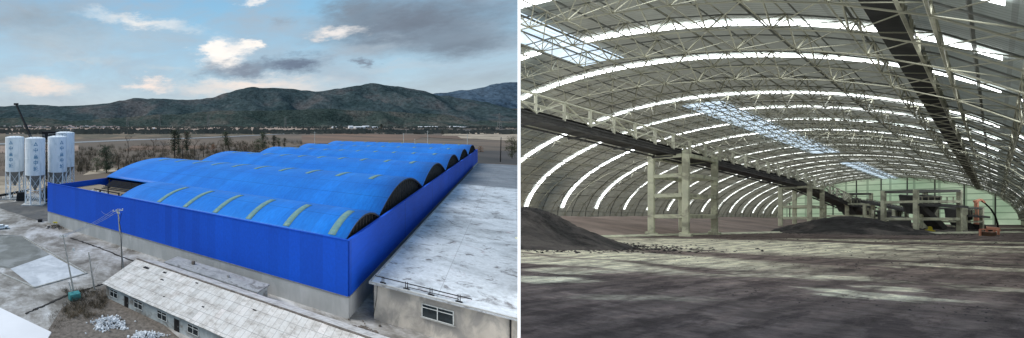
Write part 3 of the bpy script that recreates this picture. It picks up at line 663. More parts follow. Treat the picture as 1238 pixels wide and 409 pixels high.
# concrete building at right ------------------------------------------
ZB = 7.0; cb0 = at(446, 341, ZB); bd = empty('concrete_building', (cb0.x, cb0.y, 0), WA); tag(bd, 'grey rendered building with a huge stained flat roof beside the blue warehouse', 'building')
LBx = 160.0; W_ = 62.0     # local x = away, local y = -to the right
b = MB(); b.box((LBx / 2, -W_ / 2, ZB - .15), (LBx, W_, .3)); b.build('roof', M['slab'], bd)
b = MB(); b.box((LBx + 69, -W_ / 2, ZB - .3), (138, W_, .3)); b.build('roof', M['slab_dark'], bd)
b = MB(); b.box(((LBx + 138) / 2 + .2, -W_ / 2, (ZB - .5) / 2), (LBx + 136.4, W_ - 1.2, ZB - .5)); b.build('wall', M['bldg_wall'], bd)
b = MB(); b.box((.12, -W_ / 2, ZB + .06), (.25, W_, .12)); b.box((LBx / 2, -.12, ZB + .06), (LBx - .5, .25, .12)); b.build('roof_edge', M['kerb'], bd)
def wpos(px, z, lx): # local y where photo column px crosses the wall at local x=lx
    # solve along local -y
    best = None
    for i in range(600):
        y = -i * .1; p = bd_m @ Vector((lx, y, z)); x = PX + p.x / p.y * PF
        if best is None or abs(x - px) < best[0]: best = (abs(x - px), y)
    return best[1]
bd_m = Matrix.Translation(Vector((cb0.x, cb0.y, 0))) @ Matrix.Rotation(WA, 4, 'Z')
lx = .9
y0, y1 = wpos(510.5, 4.5, lx), wpos(548, 4.5, lx); yc, wd = (y0 + y1) / 2, abs(y1 - y0)
b = MB()
for yy in (y0, y1, yc): b.box((lx - .06, yy, 4.2), (.2, .12, 2.3))
for zz in (3.1, 5.3, 4.75): b.box((lx - .07, yc, zz), (.18, wd + .1, .12))
wf = b.build('window', M['frame'], bd); b = MB(); b.box((lx - .02, yc, 4.2), (.14, wd, 2.2)); b.build('pane', M['glass'], wf)
b = MB(); b.box((lx - .1, yc, 2.95), (.4, wd + .6, .12)); b.build('sill', M['kerb'], wf)
b = MB(); b.line([Vector((lx - .15, -1.2, ZB - .4)), Vector((lx - .2, -1.1, 4)), Vector((lx - .2, -.8, 2.2)), Vector((lx - .15, -.6, 1))], .05); b.build('hanging_cable', M['black'], bd)
yq = wpos(617, 5, lx); b = MB(); b.tube((lx - .15, yq, 0), (lx - .15, yq, ZB - .3), .12); b.build('downpipe', M['steel_dark'], bd)
rl = empty('pipe_rail', (cb0.x, cb0.y, ZB), WA); tag(rl, 'dark pipe rail on short stands along the near edge of the flat roof', 'railing')
ys = []
for px in (463, 491.5, 521.5, 555): ys.append(wpos(px, ZB, 1.2))
b = MB(); b.tube((1.2, ys[0] + 1.3, 1.0), (1.2, ys[3] - 1.6, .95), .09); b.build('rail', M['steel_dark'], rl); b = MB(); b.tube((1.25, ys[1], .35), (1.25, ys[3], .4), .07); b.build('rail', M['steel_dark'], rl)
for y in ys:
    b = MB(); b.box((1.2, y - .14, .6), (.14, .1, 1.2)); b.box((1.2, y + .14, .6), (.14, .1, 1.2)); b.box((1.2, y, .06), (.5, .9, .12)); b.build('stand', M['steel_dark'], rl)
# rubble and brush -----------------------------------------------------
rubble('white_rubble', at(132, 393), (3.0, 2.0), 1.5, 420, M['debris'], 'bright heap of white sacks and rubble left of the old house wall', 'rubble', (.15, .55))
rubble('white_rubble', at(176, 408), (2.6, 1.5), 1.1, 320, M['debris'], 'second white rubble heap cut by the bottom edge below the house windows', 'rubble', (.15, .5))
rubble('grey_rubble', at(430, 404), (4.0, 2.5), 1.3, 260, M['debris2'], 'dark heap of scrap and branches in the alley corner before the concrete building', 'rubble', (.2, .6))
def tuft(b, c, h, r, n, lean=.5):
    for i in range(n):
        a = random.uniform(0, 6.283); q = random.random(); p = Vector((c[0] + r * q * math.cos(a), c[1] + r * q * math.sin(a), c[2]))
        t = p + Vector((random.uniform(-1, 1) * lean * h, random.uniform(-1, 1) * lean * h, h * random.uniform(.4, 1)))
        wd = Vector((random.uniform(-1, 1), random.uniform(-1, 1), 0)) * h * .03
        b.add([p - wd, p + wd, t + wd * .3, t - wd * .3], [(0, 1, 2, 3)])
b = MB()
for i in range(160):
    q = at(random.uniform(78, 128), random.uniform(352, 386)); tuft(b, q, random.uniform(.5, 1.5), .8, 22, .7)
for i in range(40):
    q = at(random.uniform(60, 85), random.uniform(375, 398)); tuft(b, q, random.uniform(.3, .7), .8, 18, .7)
tag(b.build('dry_brush', M['scrub']), 'dry brown brush and weeds around the feet of the poles', 'brush', kind='stuff')
# =================================================================== TREES
def bare_tree(kind_mat, h=10.0, seed=1, leaves=0, leafmat=None, spread=.35, twigs=True):
    rnd = random.Random(seed); t = empty('bare_tree'); tb = MB(); cbm = MB()
    tb.tube((0, 0, 0), (0, 0, h * .35), h * .022, h * .016, 7); 
    def br(p, d, ln, r, dep):
        q = p + d * ln; (tb if dep < 2 else cbm).tube(p, q, r, r * .6, 5 if dep < 2 else 3, False)
        if dep >= 4: return
        for i in range(3 if dep < 3 else 4):
            a = rnd.uniform(0, 6.283); dd = (d + Vector((math.cos(a), math.sin(a), rnd.uniform(-.1, .6))) * rnd.uniform(.35, .7)).normalized()
            br(p.lerp(q, rnd.uniform(.55, 1)), dd, ln * rnd.uniform(.55, .8), max(r * .55, h * .0022), dep + 1)
    br(Vector((0, 0, h * .33)), Vector((rnd.uniform(-.1, .1), 0, 1)).normalized(), h * .3, h * .015, 0)
    if leaves:
        for i in range(leaves):
            zz = rnd.uniform(.25, 1); rr = spread * h * math.sin(math.pi * min(1, (zz - .1) * .95)) * math.sqrt(rnd.random()); a = rnd.uniform(0, 6.283)
            c = Vector((rr * math.cos(a), rr * math.sin(a), zz * h)) + Vector((mnoise.noise(Vector((a, zz * 3, seed))) * h * .1, 0, 0)); s = h * rnd.uniform(.012, .03)
            u = Vector((rnd.uniform(-1, 1), rnd.uniform(-1, 1), rnd.uniform(-1, 1))).normalized(); v_ = u.orthogonal().normalized()
            cbm.add([c - u * s - v_ * s, c + u * s - v_ * s * .6, c + u * s * .7 + v_ * s, c - u * s + v_ * s], [(0, 1, 2, 3)])
    tb.build('trunk', M['bark'], t); cbm.build('crown', leafmat or kind_mat, t); return t
def clump_tree(h, seed, lm, wide, n_cl, per, z0=.12, top=1.0):
    rnd = random.Random(seed); t = empty('tree'); tb = MB(); cm = MB(); tb.tube((0, 0, 0), (0, 0, h * .8), h * .022, h * .006, 7)
    for i in range(n_cl):
        zz = z0 + (top - z0) * rnd.random(); prof_ = math.sin(math.pi * min(1, (zz - z0) / (top - z0) * .8 + .12)); rr = wide * h * prof_ * rnd.uniform(.2, 1); a = rnd.uniform(0, 6.283)
        c = Vector((rr * math.cos(a), rr * math.sin(a), zz * h)); tb.tube((0, 0, zz * h * .75), c, h * .006, h * .002, 4, False); cr_ = h * rnd.uniform(.04, .09)
        for k in range(per):
            q = c + Vector((rnd.gauss(0, 1), rnd.gauss(0, 1), rnd.gauss(0, 1))) * cr_ * .75; s_ = h * rnd.uniform(.006, .017); u = Vector((rnd.uniform(-1, 1), rnd.uniform(-1, 1), rnd.uniform(-1, 1))).normalized(); w_ = u.orthogonal().normalized()
            cm.add([q - u * s_, q + w_ * s_, q + u * s_, q - w_ * s_], [(0, 1, 2, 3)])
    tb.build('trunk', M['bark'], t); cm.build('crown', lm, t); return t
protos = {'bare': bare_tree(M['twig'], 10, 3), 'bare2': bare_tree(M['twig'], 10, 8), 'dark': clump_tree(10, 5, M['leaf_dark'], .36, 70, 42), 'olive': clump_tree(10, 11, M['leaf_olive'], .34, 48, 34), 'poplar': clump_tree(10, 14, M['leaf_olive2'], .15, 44, 30, .3), 'rust': clump_tree(10, 17, M['leaf_rust'], .42, 50, 26, .05)}
used = set()
def tree(kind, px, py, topy, label, name='bare_tree', wide=1.0):
    p = at(px, py); h = (py - topy) / PF * p.y
    if kind not in used: o = protos[kind]; used.add(kind)
    else: o = copy_tree(protos[kind])
    o.name = name; o.location = p; o.scale = (h / 10 * wide, h / 10 * wide, h / 10); o.rotation_euler = (0, 0, random.uniform(0, 6.28)); tag(o, label, 'tree', 'trees beyond the warehouse'); return o
T = [('dark', 129, 209, 177, 'dense dark evergreen tree standing alone left of the first big vault', 'evergreen_tree', 1.15),
('bare', 143, 207, 180, 'bare brown tree just right of the lone dark evergreen', 'bare_tree', 1.3),
('bare2', 153, 205, 184, 'bare tree left of where the second vault roof starts', 'bare_tree', 1.3),
('olive', 117, 208, 190, 'low olive bush left of the lone dark evergreen', 'bush', 1.5),
('bare', 105, 209, 189, 'thin bare tree to the right of the silos', 'bare_tree', 1.2),
('poplar', 211, 191, 158, 'tall narrow dark tree, left of the tall pair above the second vault', 'tall_tree', 1.3),
('dark', 216, 188, 163, 'dark bushy tree between the tall pair of trees', 'evergreen_tree', .7),
('bare2', 221, 191, 156, 'tall bare tree with high crown, right of the tall pair', 'bare_tree', .9),
('poplar', 226, 190, 160, 'slim dark tree with bare lower trunk right of the tall bare one', 'tall_tree', 1.1),
('bare', 155, 186, 162, 'pale bare tree near the river, in line with the distant pylon', 'bare_tree', 1.0),
('bare2', 186, 190, 166, 'thin bare tree left of the tall pair', 'bare_tree', 1.0),
('bare', 197, 190, 168, 'small bare tree directly left of the tall pair', 'bare_tree', 1.0),
('bare2', 235, 189, 166, 'bare tree directly right of the tall pair', 'bare_tree', 1.2),
('bare', 246, 190, 170, 'short bare tree over the crest of the second vault', 'bare_tree', 1.3),
('rust', 258, 184, 175, 'rust coloured bush beyond the second vault', 'bush', 1.9),
('poplar', 273, 181, 160, 'dark pointed tree beyond the start of the third vault', 'tall_tree', 1.5),
('olive', 277, 183, 166, 'olive bush right of the dark pointed tree', 'bush', 1.2),
('bare', 267, 184, 167, 'bare tree left of the dark pointed tree', 'bare_tree', 1.2),
('bare2', 284, 184, 169, 'bare tree beyond the third vault crest', 'bare_tree', 1.3),
('dark', 318, 181, 160, 'dark tree standing where the third vault ends', 'evergreen_tree', .8),
('olive', 312, 183, 168, 'olive bush left of the dark tree behind the fourth vault', 'bush', 1.3),
('dark', 331, 178, 164, 'round dark tree, left of the row of three above the fourth vault', 'evergreen_tree', 1.0),
('olive', 337, 178, 166, 'olive tree, middle of the row of three above the fourth vault', 'tree', 1.1),
('dark', 344, 178, 167, 'small dark tree, right of the row of three above the fourth vault', 'evergreen_tree', .9),
('rust', 296, 183, 176, 'rust coloured bush beyond the third vault', 'bush', 1.8),
('olive', 619, 192, 165, 'olive tree standing right of the black pole', 'tree', .8),
('olive', 622, 186, 171, 'low green tree behind the olive tree at the divider', 'tree', 1.0),
('dark', 461, 157.5, 150, 'small distant tree among the far white sheds', 'tree', 1.2),
('bare', 168, 200, 186, 'low bare tree directly beyond the second vault', 'bare_tree', 1.6),
('bare2', 240, 195, 181, 'low bare tree beside the second vault crest', 'bare_tree', 1.6),
('rust', 581, 184, 177, 'brown bush at the far right corner of the warehouse', 'bush', 1.6),
('bare', 98, 203, 184, 'bare tree just beyond the half hidden silo', 'bare_tree', 1.1)]
for a in T: tree(*a)
for k in list(protos):
    if k not in used:
        for ch in list(protos[k].children): bpy.data.objects.remove(ch)
        bpy.data.objects.remove(protos[k])
b = MB(); random.seed(5)
for i in range(2600):
    px = random.uniform(90, 365); py = random.uniform(176, 208) if px < 240 else random.uniform(172, 190)
    if mnoise.noise(Vector((px / 18, py / 5, 0))) < -.12: continue
    q = at(px, py); tuft(b, q, random.uniform(1.5, 6.5), 2.5, 12, .3)
for i in range(500):
    q = at(random.uniform(-40, 100), random.uniform(178, 212)); tuft(b, q, random.uniform(1, 3.5), 2.5, 10, .3)
tag(b.build('scrub', M['scrub']), 'belt of dry scrub and saplings between the river and the blue roofs', 'scrub', kind='stuff')
b = MB()
for i in range(900):
    px = random.uniform(-60, 660); py = random.choice([random.uniform(153.9, 156), random.uniform(159, 162.5)]); q = at(px, py)
    h = random.uniform(6, 16); 
    for j in range(5):
        c = q + Vector((random.uniform(-30, 30), random.uniform(-30, 30), h * random.uniform(.2, .6))); s = h * random.uniform(.4, .7)
        b.add([c + Vector((-s, 0, -s)), c + Vector((s, 0, -s * .8)), c + Vector((s * .6, 3, s)), c + Vector((-s * .7, 3, s * .8))], [(0, 1, 2, 3)])
tag(b.build('distant_hedgerows', M['hedge']), 'dark lines of distant trees and hedges at the foot of the hills', 'trees', kind='stuff')
# distant buildings
def far_house(px, py, wpx, hpx, mw, mr, label, name='far_house', dm=.6):
    p = at(px, py); w_ = wpx / PF * p.y; h_ = hpx / PF * p.y; e_ = empty(name, p); tag(e_, label, 'building', 'far buildings at the foot of the hills'); d = w_ * dm
    b = MB(); b.box((0, 0, h_ * .35), (w_, d, h_ * .7)); b.build('wall', mw, e_)
    b = MB(); x, y, z, zt = w_ / 2 * 1.05, d / 2 * 1.08, h_ * .7, h_
    b.add([(-x, -y, z), (x, -y, z), (x, y, z), (-x, y, z), (-x, 0, zt), (x, 0, zt)], [(0, 1, 5, 4), (2, 3, 4, 5), (3, 0, 4), (1, 2, 5), (3, 2, 1, 0)]); b.build('roof', mr, e_); return e_
sheds = [(424, 155.4, 5, 3.2, 'tallest white block in the left cluster of far sheds'), (434, 155.3, 12, 2.4, 'long white shed in the left cluster of far sheds'), (442, 154.6, 7, 2.4, 'white shed behind the long shed of the left cluster'), (452, 155.6, 7, 2.4, 'white shed at the right end of the left cluster'), (510, 154.8, 9, 1.8, 'left of the long low white sheds near the middle right'), (521, 154.6, 12, 1.8, 'right of the long low white sheds near the middle right'), (549, 154.6, 12, 1.9, 'low white shed at far right below the dark hill'), (561, 154.9, 8, 1.5, 'flat pale shed beside the low white shed at far right'), (404, 155, 5, 1.8, 'tiny pale shed left of the left cluster'), (374, 154.8, 7, 1.2, 'tiny pale building above the fields in the middle'), (186, 156.3, 2.5, 1.6, 'single white hut in the tan field'), (443.5, 161, 3, 1.6, 'pale hut in the brown fields above the warehouse')]
for px, py, w_, h_, lb in sheds: far_house(px, py, w_, h_, M['shed_white'], M['shed_white'], lb, 'far_shed')
random.seed(21)
spots = []
for i in range(44):
    px = -4 + i * 3.4 + random.uniform(-.8, .8); py = random.uniform(153.9, 155.2)
    o = far_house(px, py, random.uniform(2, 4.2), random.uniform(1.2, 2.6), M['house_wall'], M['house_roof'] if random.random() < .7 else M['steel_grey'], 'pale pinkish house of the far village at the foot of the left hills', 'village_house')
    o['group'] = 'houses of the far village'
# pylons
def pylon(base, h, m=None):
    t = empty('pylon', base); b = MB(); s = h * .09
    for sx in (-1, 1):
        for sy in (-1, 1): b.tube((sx * s, sy * s, 0), (sx * s * .15, sy * s * .15, h), h * .012, h * .008, 4, False)
    n = 7
    for i in range(n):
        z0, z1 = h * i / n, h * (i + 1) / n; k0, k1 = s * (1 - .85 * i / n), s * (1 - .85 * (i + 1) / n)
        for a, c in (((-1, -1), (1, -1)), ((1, -1), (1, 1)), ((1, 1), (-1, 1)), ((-1, 1), (-1, -1))):
            b.tube((a[0] * k0, a[1] * k0, z0), (c[0] * k1, c[1] * k1, z1), h * .005, None, 3, False)
    b.build('lattice_mast', M['steel_grey'], t); b = MB()
    for z, l in ((.72, .2), (.84, .16), (.95, .11)): b.bar((-h * l, 0, h * z), (h * l, 0, h * z), h * .015, h * .015)
    b.build('crossarms', M['steel_grey'], t); return t
P = None
for px, py, tp, lb in ((154, 154, 139, 'leftmost of the distant pylons, above the village'), (193, 154, 139.5, 'second distant pylon from the left'), (252, 154, 138.5, 'third distant pylon, above the tall pair of trees'), (345, 154, 142, 'small distant pylon over the third vault'), (604, 156, 137, 'distant pylon against the dip of the right hills')):
    q = at(px, py); h = (py - tp) / PF * q.y
    if P is None: P = pylon(q, 100); o = P
    else: o = copy_tree(P)
    o.location = q; o.scale = (h / 100,) * 3; tag(o, lb, 'pylon', 'pylons at the foot of the hills')
for px, py, tp, lb in ((380.5, 178, 159, 'slim pale pole left of the others beyond the fifth vault'), (488, 177, 161, 'pale pole above the middle of the far vaults'), (501.5, 178, 168, 'short pale pole just right of the taller pole over the far vaults'), (517, 176, 158, 'pale pole second from the right beyond the vaults'), (565, 181, 162, 'pale pole at the far right corner of the vaults')):
    q = at(px, py); h = (py - tp) / PF * q.y; o = upole('far_pole', q, q + Vector((0, 0, h)), lb, [(h * .08, h * .2, .2)], M['frame'], r0=.35, group='pale poles beyond the vaults')
q = at(605, 196); h = (196 - 166) / PF * q.y; upole('black_pole', q, q + Vector((.6, 0, h)), 'tall black pole beyond the flat concrete roof', [(1.0, 1.6, .2)], M['black'], r0=.42)

# =================================================================== RIGHT: THE ARCHED STORAGE HALL (on sloping ground beside the yard)
U = 2.0; AX = Vector((1203.3727 - PX, PF, 0)).normalized(); TX = Vector((-AX.y, AX.x, 0)); KS = (265.7874 - HZ) / PF; FL = -.7
def H(v, u, w):
    p = AX * (v * U) + TX * (u * U); return Vector((p.x, p.y, CZ + U * w - KS * p.y))
UC = 7.6653
def rad(t): return 7.4468 - .4279 * math.cos(t) + 1.0351 * math.cos(2 * t) - .0432 * math.cos(3 * t) + .1415 * math.cos(4 * t)
def prof(t, ins=0.0): r_ = rad(t) - ins; return UC + r_ * math.cos(t), r_ * math.sin(t)
def HR(v, t, ins=0.0): u, w_ = prof(t, ins); return H(v, u, w_)
def floor_px(px, py):   # point on the hall floor under a pixel column/row -> (v, u)
    t = -FL / (py - 265.79); X = px - PX
    return t * (AX.x * X + AX.y * PF), t * (TX.x * X + TX.y * PF)
def clip(p, q):
    a, b = p.dot(SEAM_N) - .014, q.dot(SEAM_N) - .014
    if a < 0 and b < 0: return None
    if a < 0: p = p.lerp(q, a / (a - b))
    elif b < 0: q = q.lerp(p, b / (b - a))
    return p, q
def ct(b, p, q, r0, r1=None, n=4, cap=False):
    c = clip(p, q)
    if c and (c[1] - c[0]).length > .02: b.tube(c[0], c[1], r0, r1 or r0, n, cap)
def cbar(b, p, q, w_, h_):
    c = clip(p, q)
    if c and (c[1] - c[0]).length > .02: b.bar(c[0], c[1], w_, h_)
# materials of the hall
def hall_floor_mat():
    m, nt, b = newmat('rutted_coal_floor'); b.inputs['Roughness'].default_value = .9; b.inputs['Specular IOR Level'].default_value = .2
    v = coords(nt, 'UV')
    tr = coords(nt, 'UV', (.16, 1, 1), (0, 0, R(38))); tr2 = coords(nt, 'UV', (.10, 1, 1), (0, 0, R(62)))
    n1 = nz(nt, tr, 1.3, 12, .72, .5); n2 = nz(nt, tr2, 2.6, 11, .74, .3); n0 = nz(nt, v, .09, 6, .6, .6); nf = nz(nt, v, 3.2, 13, .8)
    dark = ramp(nt, nz(nt, v, .35, 9, .7, .4), [(.35, srgb(86, 77, 75)), (.5, srgb(116, 104, 101)), (.66, srgb(152, 138, 132))])
    base_ = dark
    sp = nt.nodes.new('ShaderNodeSeparateXYZ'); L(nt, v, sp.inputs[0])
    warp = nt.nodes.new('ShaderNodeVectorMath'); warp.operation = 'MULTIPLY_ADD'
    nn = nt.nodes.new('ShaderNodeTexNoise'); nn.inputs['Scale'].default_value = .5; nn.inputs['Detail'].default_value = 12; nn.inputs['Roughness'].default_value = .65; L(nt, v, nn.inputs['Vector'])
    ctr = nt.nodes.new('ShaderNodeVectorMath'); ctr.operation = 'SUBTRACT'; L(nt, nn.outputs['Color'], ctr.inputs[0]); ctr.inputs[1].default_value = (.5, .5, .5)
    dl = nt.nodes.new('ShaderNodeVectorMath'); dl.operation = 'LENGTH'; L(nt, v, dl.inputs[0])
    amp = nt.nodes.new('ShaderNodeVectorMath'); amp.operation = 'SCALE'; L(nt, ctr.outputs[0], amp.inputs[0]); L(nt, math_(nt, 'MULTIPLY', dl.outputs['Value'], .30), amp.inputs['Scale'])
    L(nt, amp.outputs[0], warp.inputs[0]); warp.inputs[1].default_value = (1, .55, 0); L(nt, v, warp.inputs[2])
    mask = None
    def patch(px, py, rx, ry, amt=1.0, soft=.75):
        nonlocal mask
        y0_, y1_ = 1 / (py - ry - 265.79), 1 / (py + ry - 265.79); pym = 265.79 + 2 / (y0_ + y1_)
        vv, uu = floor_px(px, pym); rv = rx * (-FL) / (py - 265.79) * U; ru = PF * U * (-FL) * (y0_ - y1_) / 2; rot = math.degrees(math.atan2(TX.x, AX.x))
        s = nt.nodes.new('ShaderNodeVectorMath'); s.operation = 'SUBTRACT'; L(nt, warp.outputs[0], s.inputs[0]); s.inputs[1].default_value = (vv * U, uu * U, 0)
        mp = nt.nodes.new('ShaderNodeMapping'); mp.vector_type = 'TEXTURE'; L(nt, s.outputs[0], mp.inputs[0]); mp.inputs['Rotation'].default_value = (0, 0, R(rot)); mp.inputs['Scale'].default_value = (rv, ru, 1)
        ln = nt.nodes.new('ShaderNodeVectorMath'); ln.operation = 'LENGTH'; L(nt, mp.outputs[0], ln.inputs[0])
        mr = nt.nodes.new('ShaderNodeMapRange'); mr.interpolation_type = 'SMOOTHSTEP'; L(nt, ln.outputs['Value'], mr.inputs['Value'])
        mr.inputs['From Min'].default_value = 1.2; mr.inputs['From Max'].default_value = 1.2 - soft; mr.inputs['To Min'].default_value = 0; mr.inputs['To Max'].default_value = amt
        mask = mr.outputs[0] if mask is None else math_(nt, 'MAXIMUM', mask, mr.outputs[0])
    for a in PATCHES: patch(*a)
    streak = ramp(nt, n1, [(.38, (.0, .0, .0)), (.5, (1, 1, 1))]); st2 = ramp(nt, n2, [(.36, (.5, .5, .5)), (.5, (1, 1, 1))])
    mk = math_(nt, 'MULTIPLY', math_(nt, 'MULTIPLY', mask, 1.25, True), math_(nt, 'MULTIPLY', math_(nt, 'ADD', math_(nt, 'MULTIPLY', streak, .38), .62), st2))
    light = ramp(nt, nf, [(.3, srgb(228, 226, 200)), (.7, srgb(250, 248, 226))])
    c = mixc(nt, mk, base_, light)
    gr = ramp(nt, nf, [(.38, (.6, .6, .6)), (.58, (1.2, 1.2, 1.2))]); c = mixc(nt, 1, c, gr, 'MULTIPLY')
    ru = ramp(nt, nz(nt, tr, 2.4, 7, .7), [(.42, (.5, .48, .5)), (.5, (1, 1, 1))]); c = mixc(nt, .9, c, ru, 'MULTIPLY')
    wt = nt.nodes.new('ShaderNodeTexWave'); wt.bands_direction = 'Y'; wt.inputs['Scale'].default_value = .55; wt.inputs['Distortion'].default_value = 9; wt.inputs['Detail'].default_value = 4; wt.inputs['Detail Scale'].default_value = .35; L(nt, coords(nt, 'UV', (.35, 1, 1), (0, 0, R(8))), wt.inputs['Vector']); wr = ramp(nt, wt.outputs['Fac'], [(.0, (.62, .6, .6)), (.22, (1, 1, 1)), (.8, (1.0, 1.0, 1.0)), (1, (1.25, 1.22, 1.2))]); c = mixc(nt, .75, c, wr, 'MULTIPLY')
    L(nt, c, b.inputs['Base Color'])
    hh = math_(nt, 'ADD', math_(nt, 'MULTIPLY', n1, .6), math_(nt, 'MULTIPLY', nf, .5)); bump(nt, hh, 1.0, .22, b); return m
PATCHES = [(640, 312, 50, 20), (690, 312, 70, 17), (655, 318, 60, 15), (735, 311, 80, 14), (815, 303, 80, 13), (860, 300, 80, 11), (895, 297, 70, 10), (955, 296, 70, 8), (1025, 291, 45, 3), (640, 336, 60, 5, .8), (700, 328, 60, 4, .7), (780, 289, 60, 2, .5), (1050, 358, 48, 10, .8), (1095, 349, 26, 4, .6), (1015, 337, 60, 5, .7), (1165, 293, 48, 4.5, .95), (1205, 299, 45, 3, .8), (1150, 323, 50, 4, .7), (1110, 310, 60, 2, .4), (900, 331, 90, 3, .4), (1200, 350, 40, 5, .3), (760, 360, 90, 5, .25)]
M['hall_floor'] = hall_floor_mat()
M['coal'] = mat('coal_heap', srgb(68, 67, 68), srgb(44, 43, 44), 1.2, .95, .8, 'World', bscale=5, bdist=.3, c3=srgb(104, 99, 97), scale3=.35)
M['bank'] = mat('brown_spoil_bank', srgb(164, 148, 140), srgb(130, 117, 113), .35, .95, .7, 'World', bscale=2.5, bdist=.15)
def hall_roof_mat():
    m, nt, b = newmat('hall_roof_sheet'); b.inputs['Roughness'].default_value = .7
    v = coords(nt, 'UV'); sp = nt.nodes.new('ShaderNodeSeparateXYZ'); L(nt, v, sp.inputs[0])
    c = ramp(nt, nz(nt, v, .12, 6), [(.35, srgb(112, 118, 115)), (.65, srgb(142, 148, 141))])
    wn = nt.nodes.new('ShaderNodeTexWhiteNoise'); wn.noise_dimensions = '2D'; fl = nt.nodes.new('ShaderNodeVectorMath'); fl.operation = 'FLOOR'
    sc = nt.nodes.new('ShaderNodeVectorMath'); sc.operation = 'MULTIPLY'; sc.inputs[1].default_value = (.95, .42, 1); L(nt, v, sc.inputs[0]); L(nt, sc.outputs[0], fl.inputs[0]); L(nt, fl.outputs[0], wn.inputs['Vector'])
    c = mixc(nt, math_(nt, 'MULTIPLY', wn.outputs[0], .6), c, srgb(62, 67, 67))
    s = stripes(nt, v, 1, .42, .06); c = mixc(nt, math_(nt, 'MULTIPLY', s, .6), c, srgb(60, 62, 62))
    L(nt, c, b.inputs['Base Color'])
    h = math_(nt, 'SINE', math_(nt, 'MULTIPLY', sp.outputs[0], 2 * math.pi * 2.4)); bump(nt, h, .5, .05, b)
    tl = nt.nodes.new('ShaderNodeBsdfTranslucent'); L(nt, mixc(nt, .75, c, srgb(214, 204, 178)), tl.inputs['Color']); ms = nt.nodes.new('ShaderNodeMixShader'); ms.inputs[0].default_value = .27
    out = nt.nodes['Material Output']; L(nt, b.outputs[0], ms.inputs[1]); L(nt, tl.outputs[0], ms.inputs[2]); L(nt, ms.outputs[0], out.inputs['Surface']); return m
M['hall_roof'] = hall_roof_mat()
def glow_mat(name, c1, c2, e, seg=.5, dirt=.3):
    """glass-fibre sheet with emission of its own in place of the daylight behind it"""
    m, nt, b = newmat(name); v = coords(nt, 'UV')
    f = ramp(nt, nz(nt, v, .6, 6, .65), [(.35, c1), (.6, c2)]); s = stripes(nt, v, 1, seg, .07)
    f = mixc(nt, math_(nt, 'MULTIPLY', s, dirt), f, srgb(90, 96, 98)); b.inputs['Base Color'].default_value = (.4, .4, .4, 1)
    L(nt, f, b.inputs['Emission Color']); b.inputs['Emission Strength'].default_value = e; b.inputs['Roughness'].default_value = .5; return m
M['strip'] = glow_mat('glowing_strip', srgb(226, 234, 236), srgb(252, 254, 254), 7.0, .42, .35)
M['strip_far'] = glow_mat('glowing_strip_dim', srgb(196, 200, 196), srgb(232, 236, 232), 3.2, .42, .3)  # duller colour and weaker emission for the far strips
M['band'] = glow_mat('blue_glowing_band', srgb(168, 192, 214), srgb(200, 218, 232), 1.5, .5, .5)
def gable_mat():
    m, nt, b = newmat('green_glowing_wall'); v = coords(nt, 'UV')
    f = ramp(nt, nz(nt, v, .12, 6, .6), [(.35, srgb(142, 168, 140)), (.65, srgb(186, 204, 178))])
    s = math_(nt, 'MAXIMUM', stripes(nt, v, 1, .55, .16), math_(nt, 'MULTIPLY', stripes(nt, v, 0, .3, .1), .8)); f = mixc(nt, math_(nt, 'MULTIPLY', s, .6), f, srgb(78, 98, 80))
    L(nt, f, b.inputs['Emission Color']); b.inputs['Emission Strength'].default_value = .7; L(nt, f, b.inputs['Base Color']); b.inputs['Roughness'].default_value = .7; return m  # wall emits light itself in place of daylight passing through
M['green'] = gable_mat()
M['tube'] = mat('pale_truss_tube', srgb(176, 175, 156), srgb(144, 143, 128), .6, .6)
M['tube_dark'] = mat('grey_truss_tube', srgb(120, 122, 118), srgb(96, 98, 95), .6, .6)
M['conc'] = mat('pale_green_concrete', srgb(226, 228, 204), srgb(200, 204, 182), .8, .9, .2, c3=srgb(168, 168, 150), scale3=.9)
M['rail'] = mat('pale_rail_paint', srgb(226, 226, 208), srgb(204, 204, 188), .8, .7)
M['gallery_dark'] = mat('dark_gallery_steel', srgb(92, 92, 92), srgb(66, 66, 68), .8, .8)
M['duct'] = mat('dark_walkway_mesh', srgb(52, 53, 54), srgb(36, 37, 38), 1.2, .9)
M['partition_glow'] = mat('glowing_partition_panel', srgb(248, 249, 250), srgb(244, 246, 247), .3, .7)
M['partition_glow'].node_tree.nodes['Principled BSDF'].inputs['Emission Color'].default_value = (1, 1, 1, 1); M['partition_glow'].node_tree.nodes['Principled BSDF'].inputs['Emission Strength'].default_value = .6  # glow added so the shaded edge reads white, no lamp here
V0, V1 = 8.6, 130.0
hall = empty('arched_storage_hall', H(20, 7, FL)); tag(hall, 'vast arched storage hall with steel space frame and glowing skylight strips', 'hall')
HI = hall.location.copy()
def hbuild(b, name, m, parent=None, cut=True, smooth=False):
    """build in world coordinates, then hang under the hall without moving"""
    o = b.build(name, m, None, smooth, cut)
    if len(o.data.vertices) == 0:
        bpy.data.objects.remove(o); return None
    p = parent or hall; base_ = HI if p is hall else PW[p.name]
    o.data.transform(Matrix.Translation(-base_)); o.parent = p; return o
PW = {}
TH = lin(-.02, math.pi + .02, 60)
arc = [0.0]
for a, c in zip(TH[:-1], TH[1:]): arc.append(arc[-1] + (Vector(prof(a)) - Vector(prof(c))).length * U)
def arcl(t): 
    k = (t - TH[0]) / (TH[-1] - TH[0]) * 59; i = max(0, min(58, int(k))); return arc[i] + (arc[i + 1] - arc[i]) * (k - i)
b = MB(); b.grid(lambda v, t: HR(v, t), lin(V0, V1 + .4, 70), TH, lambda v, t: (v * U, arcl(t))); hbuild(b, 'roof_sheet', M['hall_roof'], smooth=True)
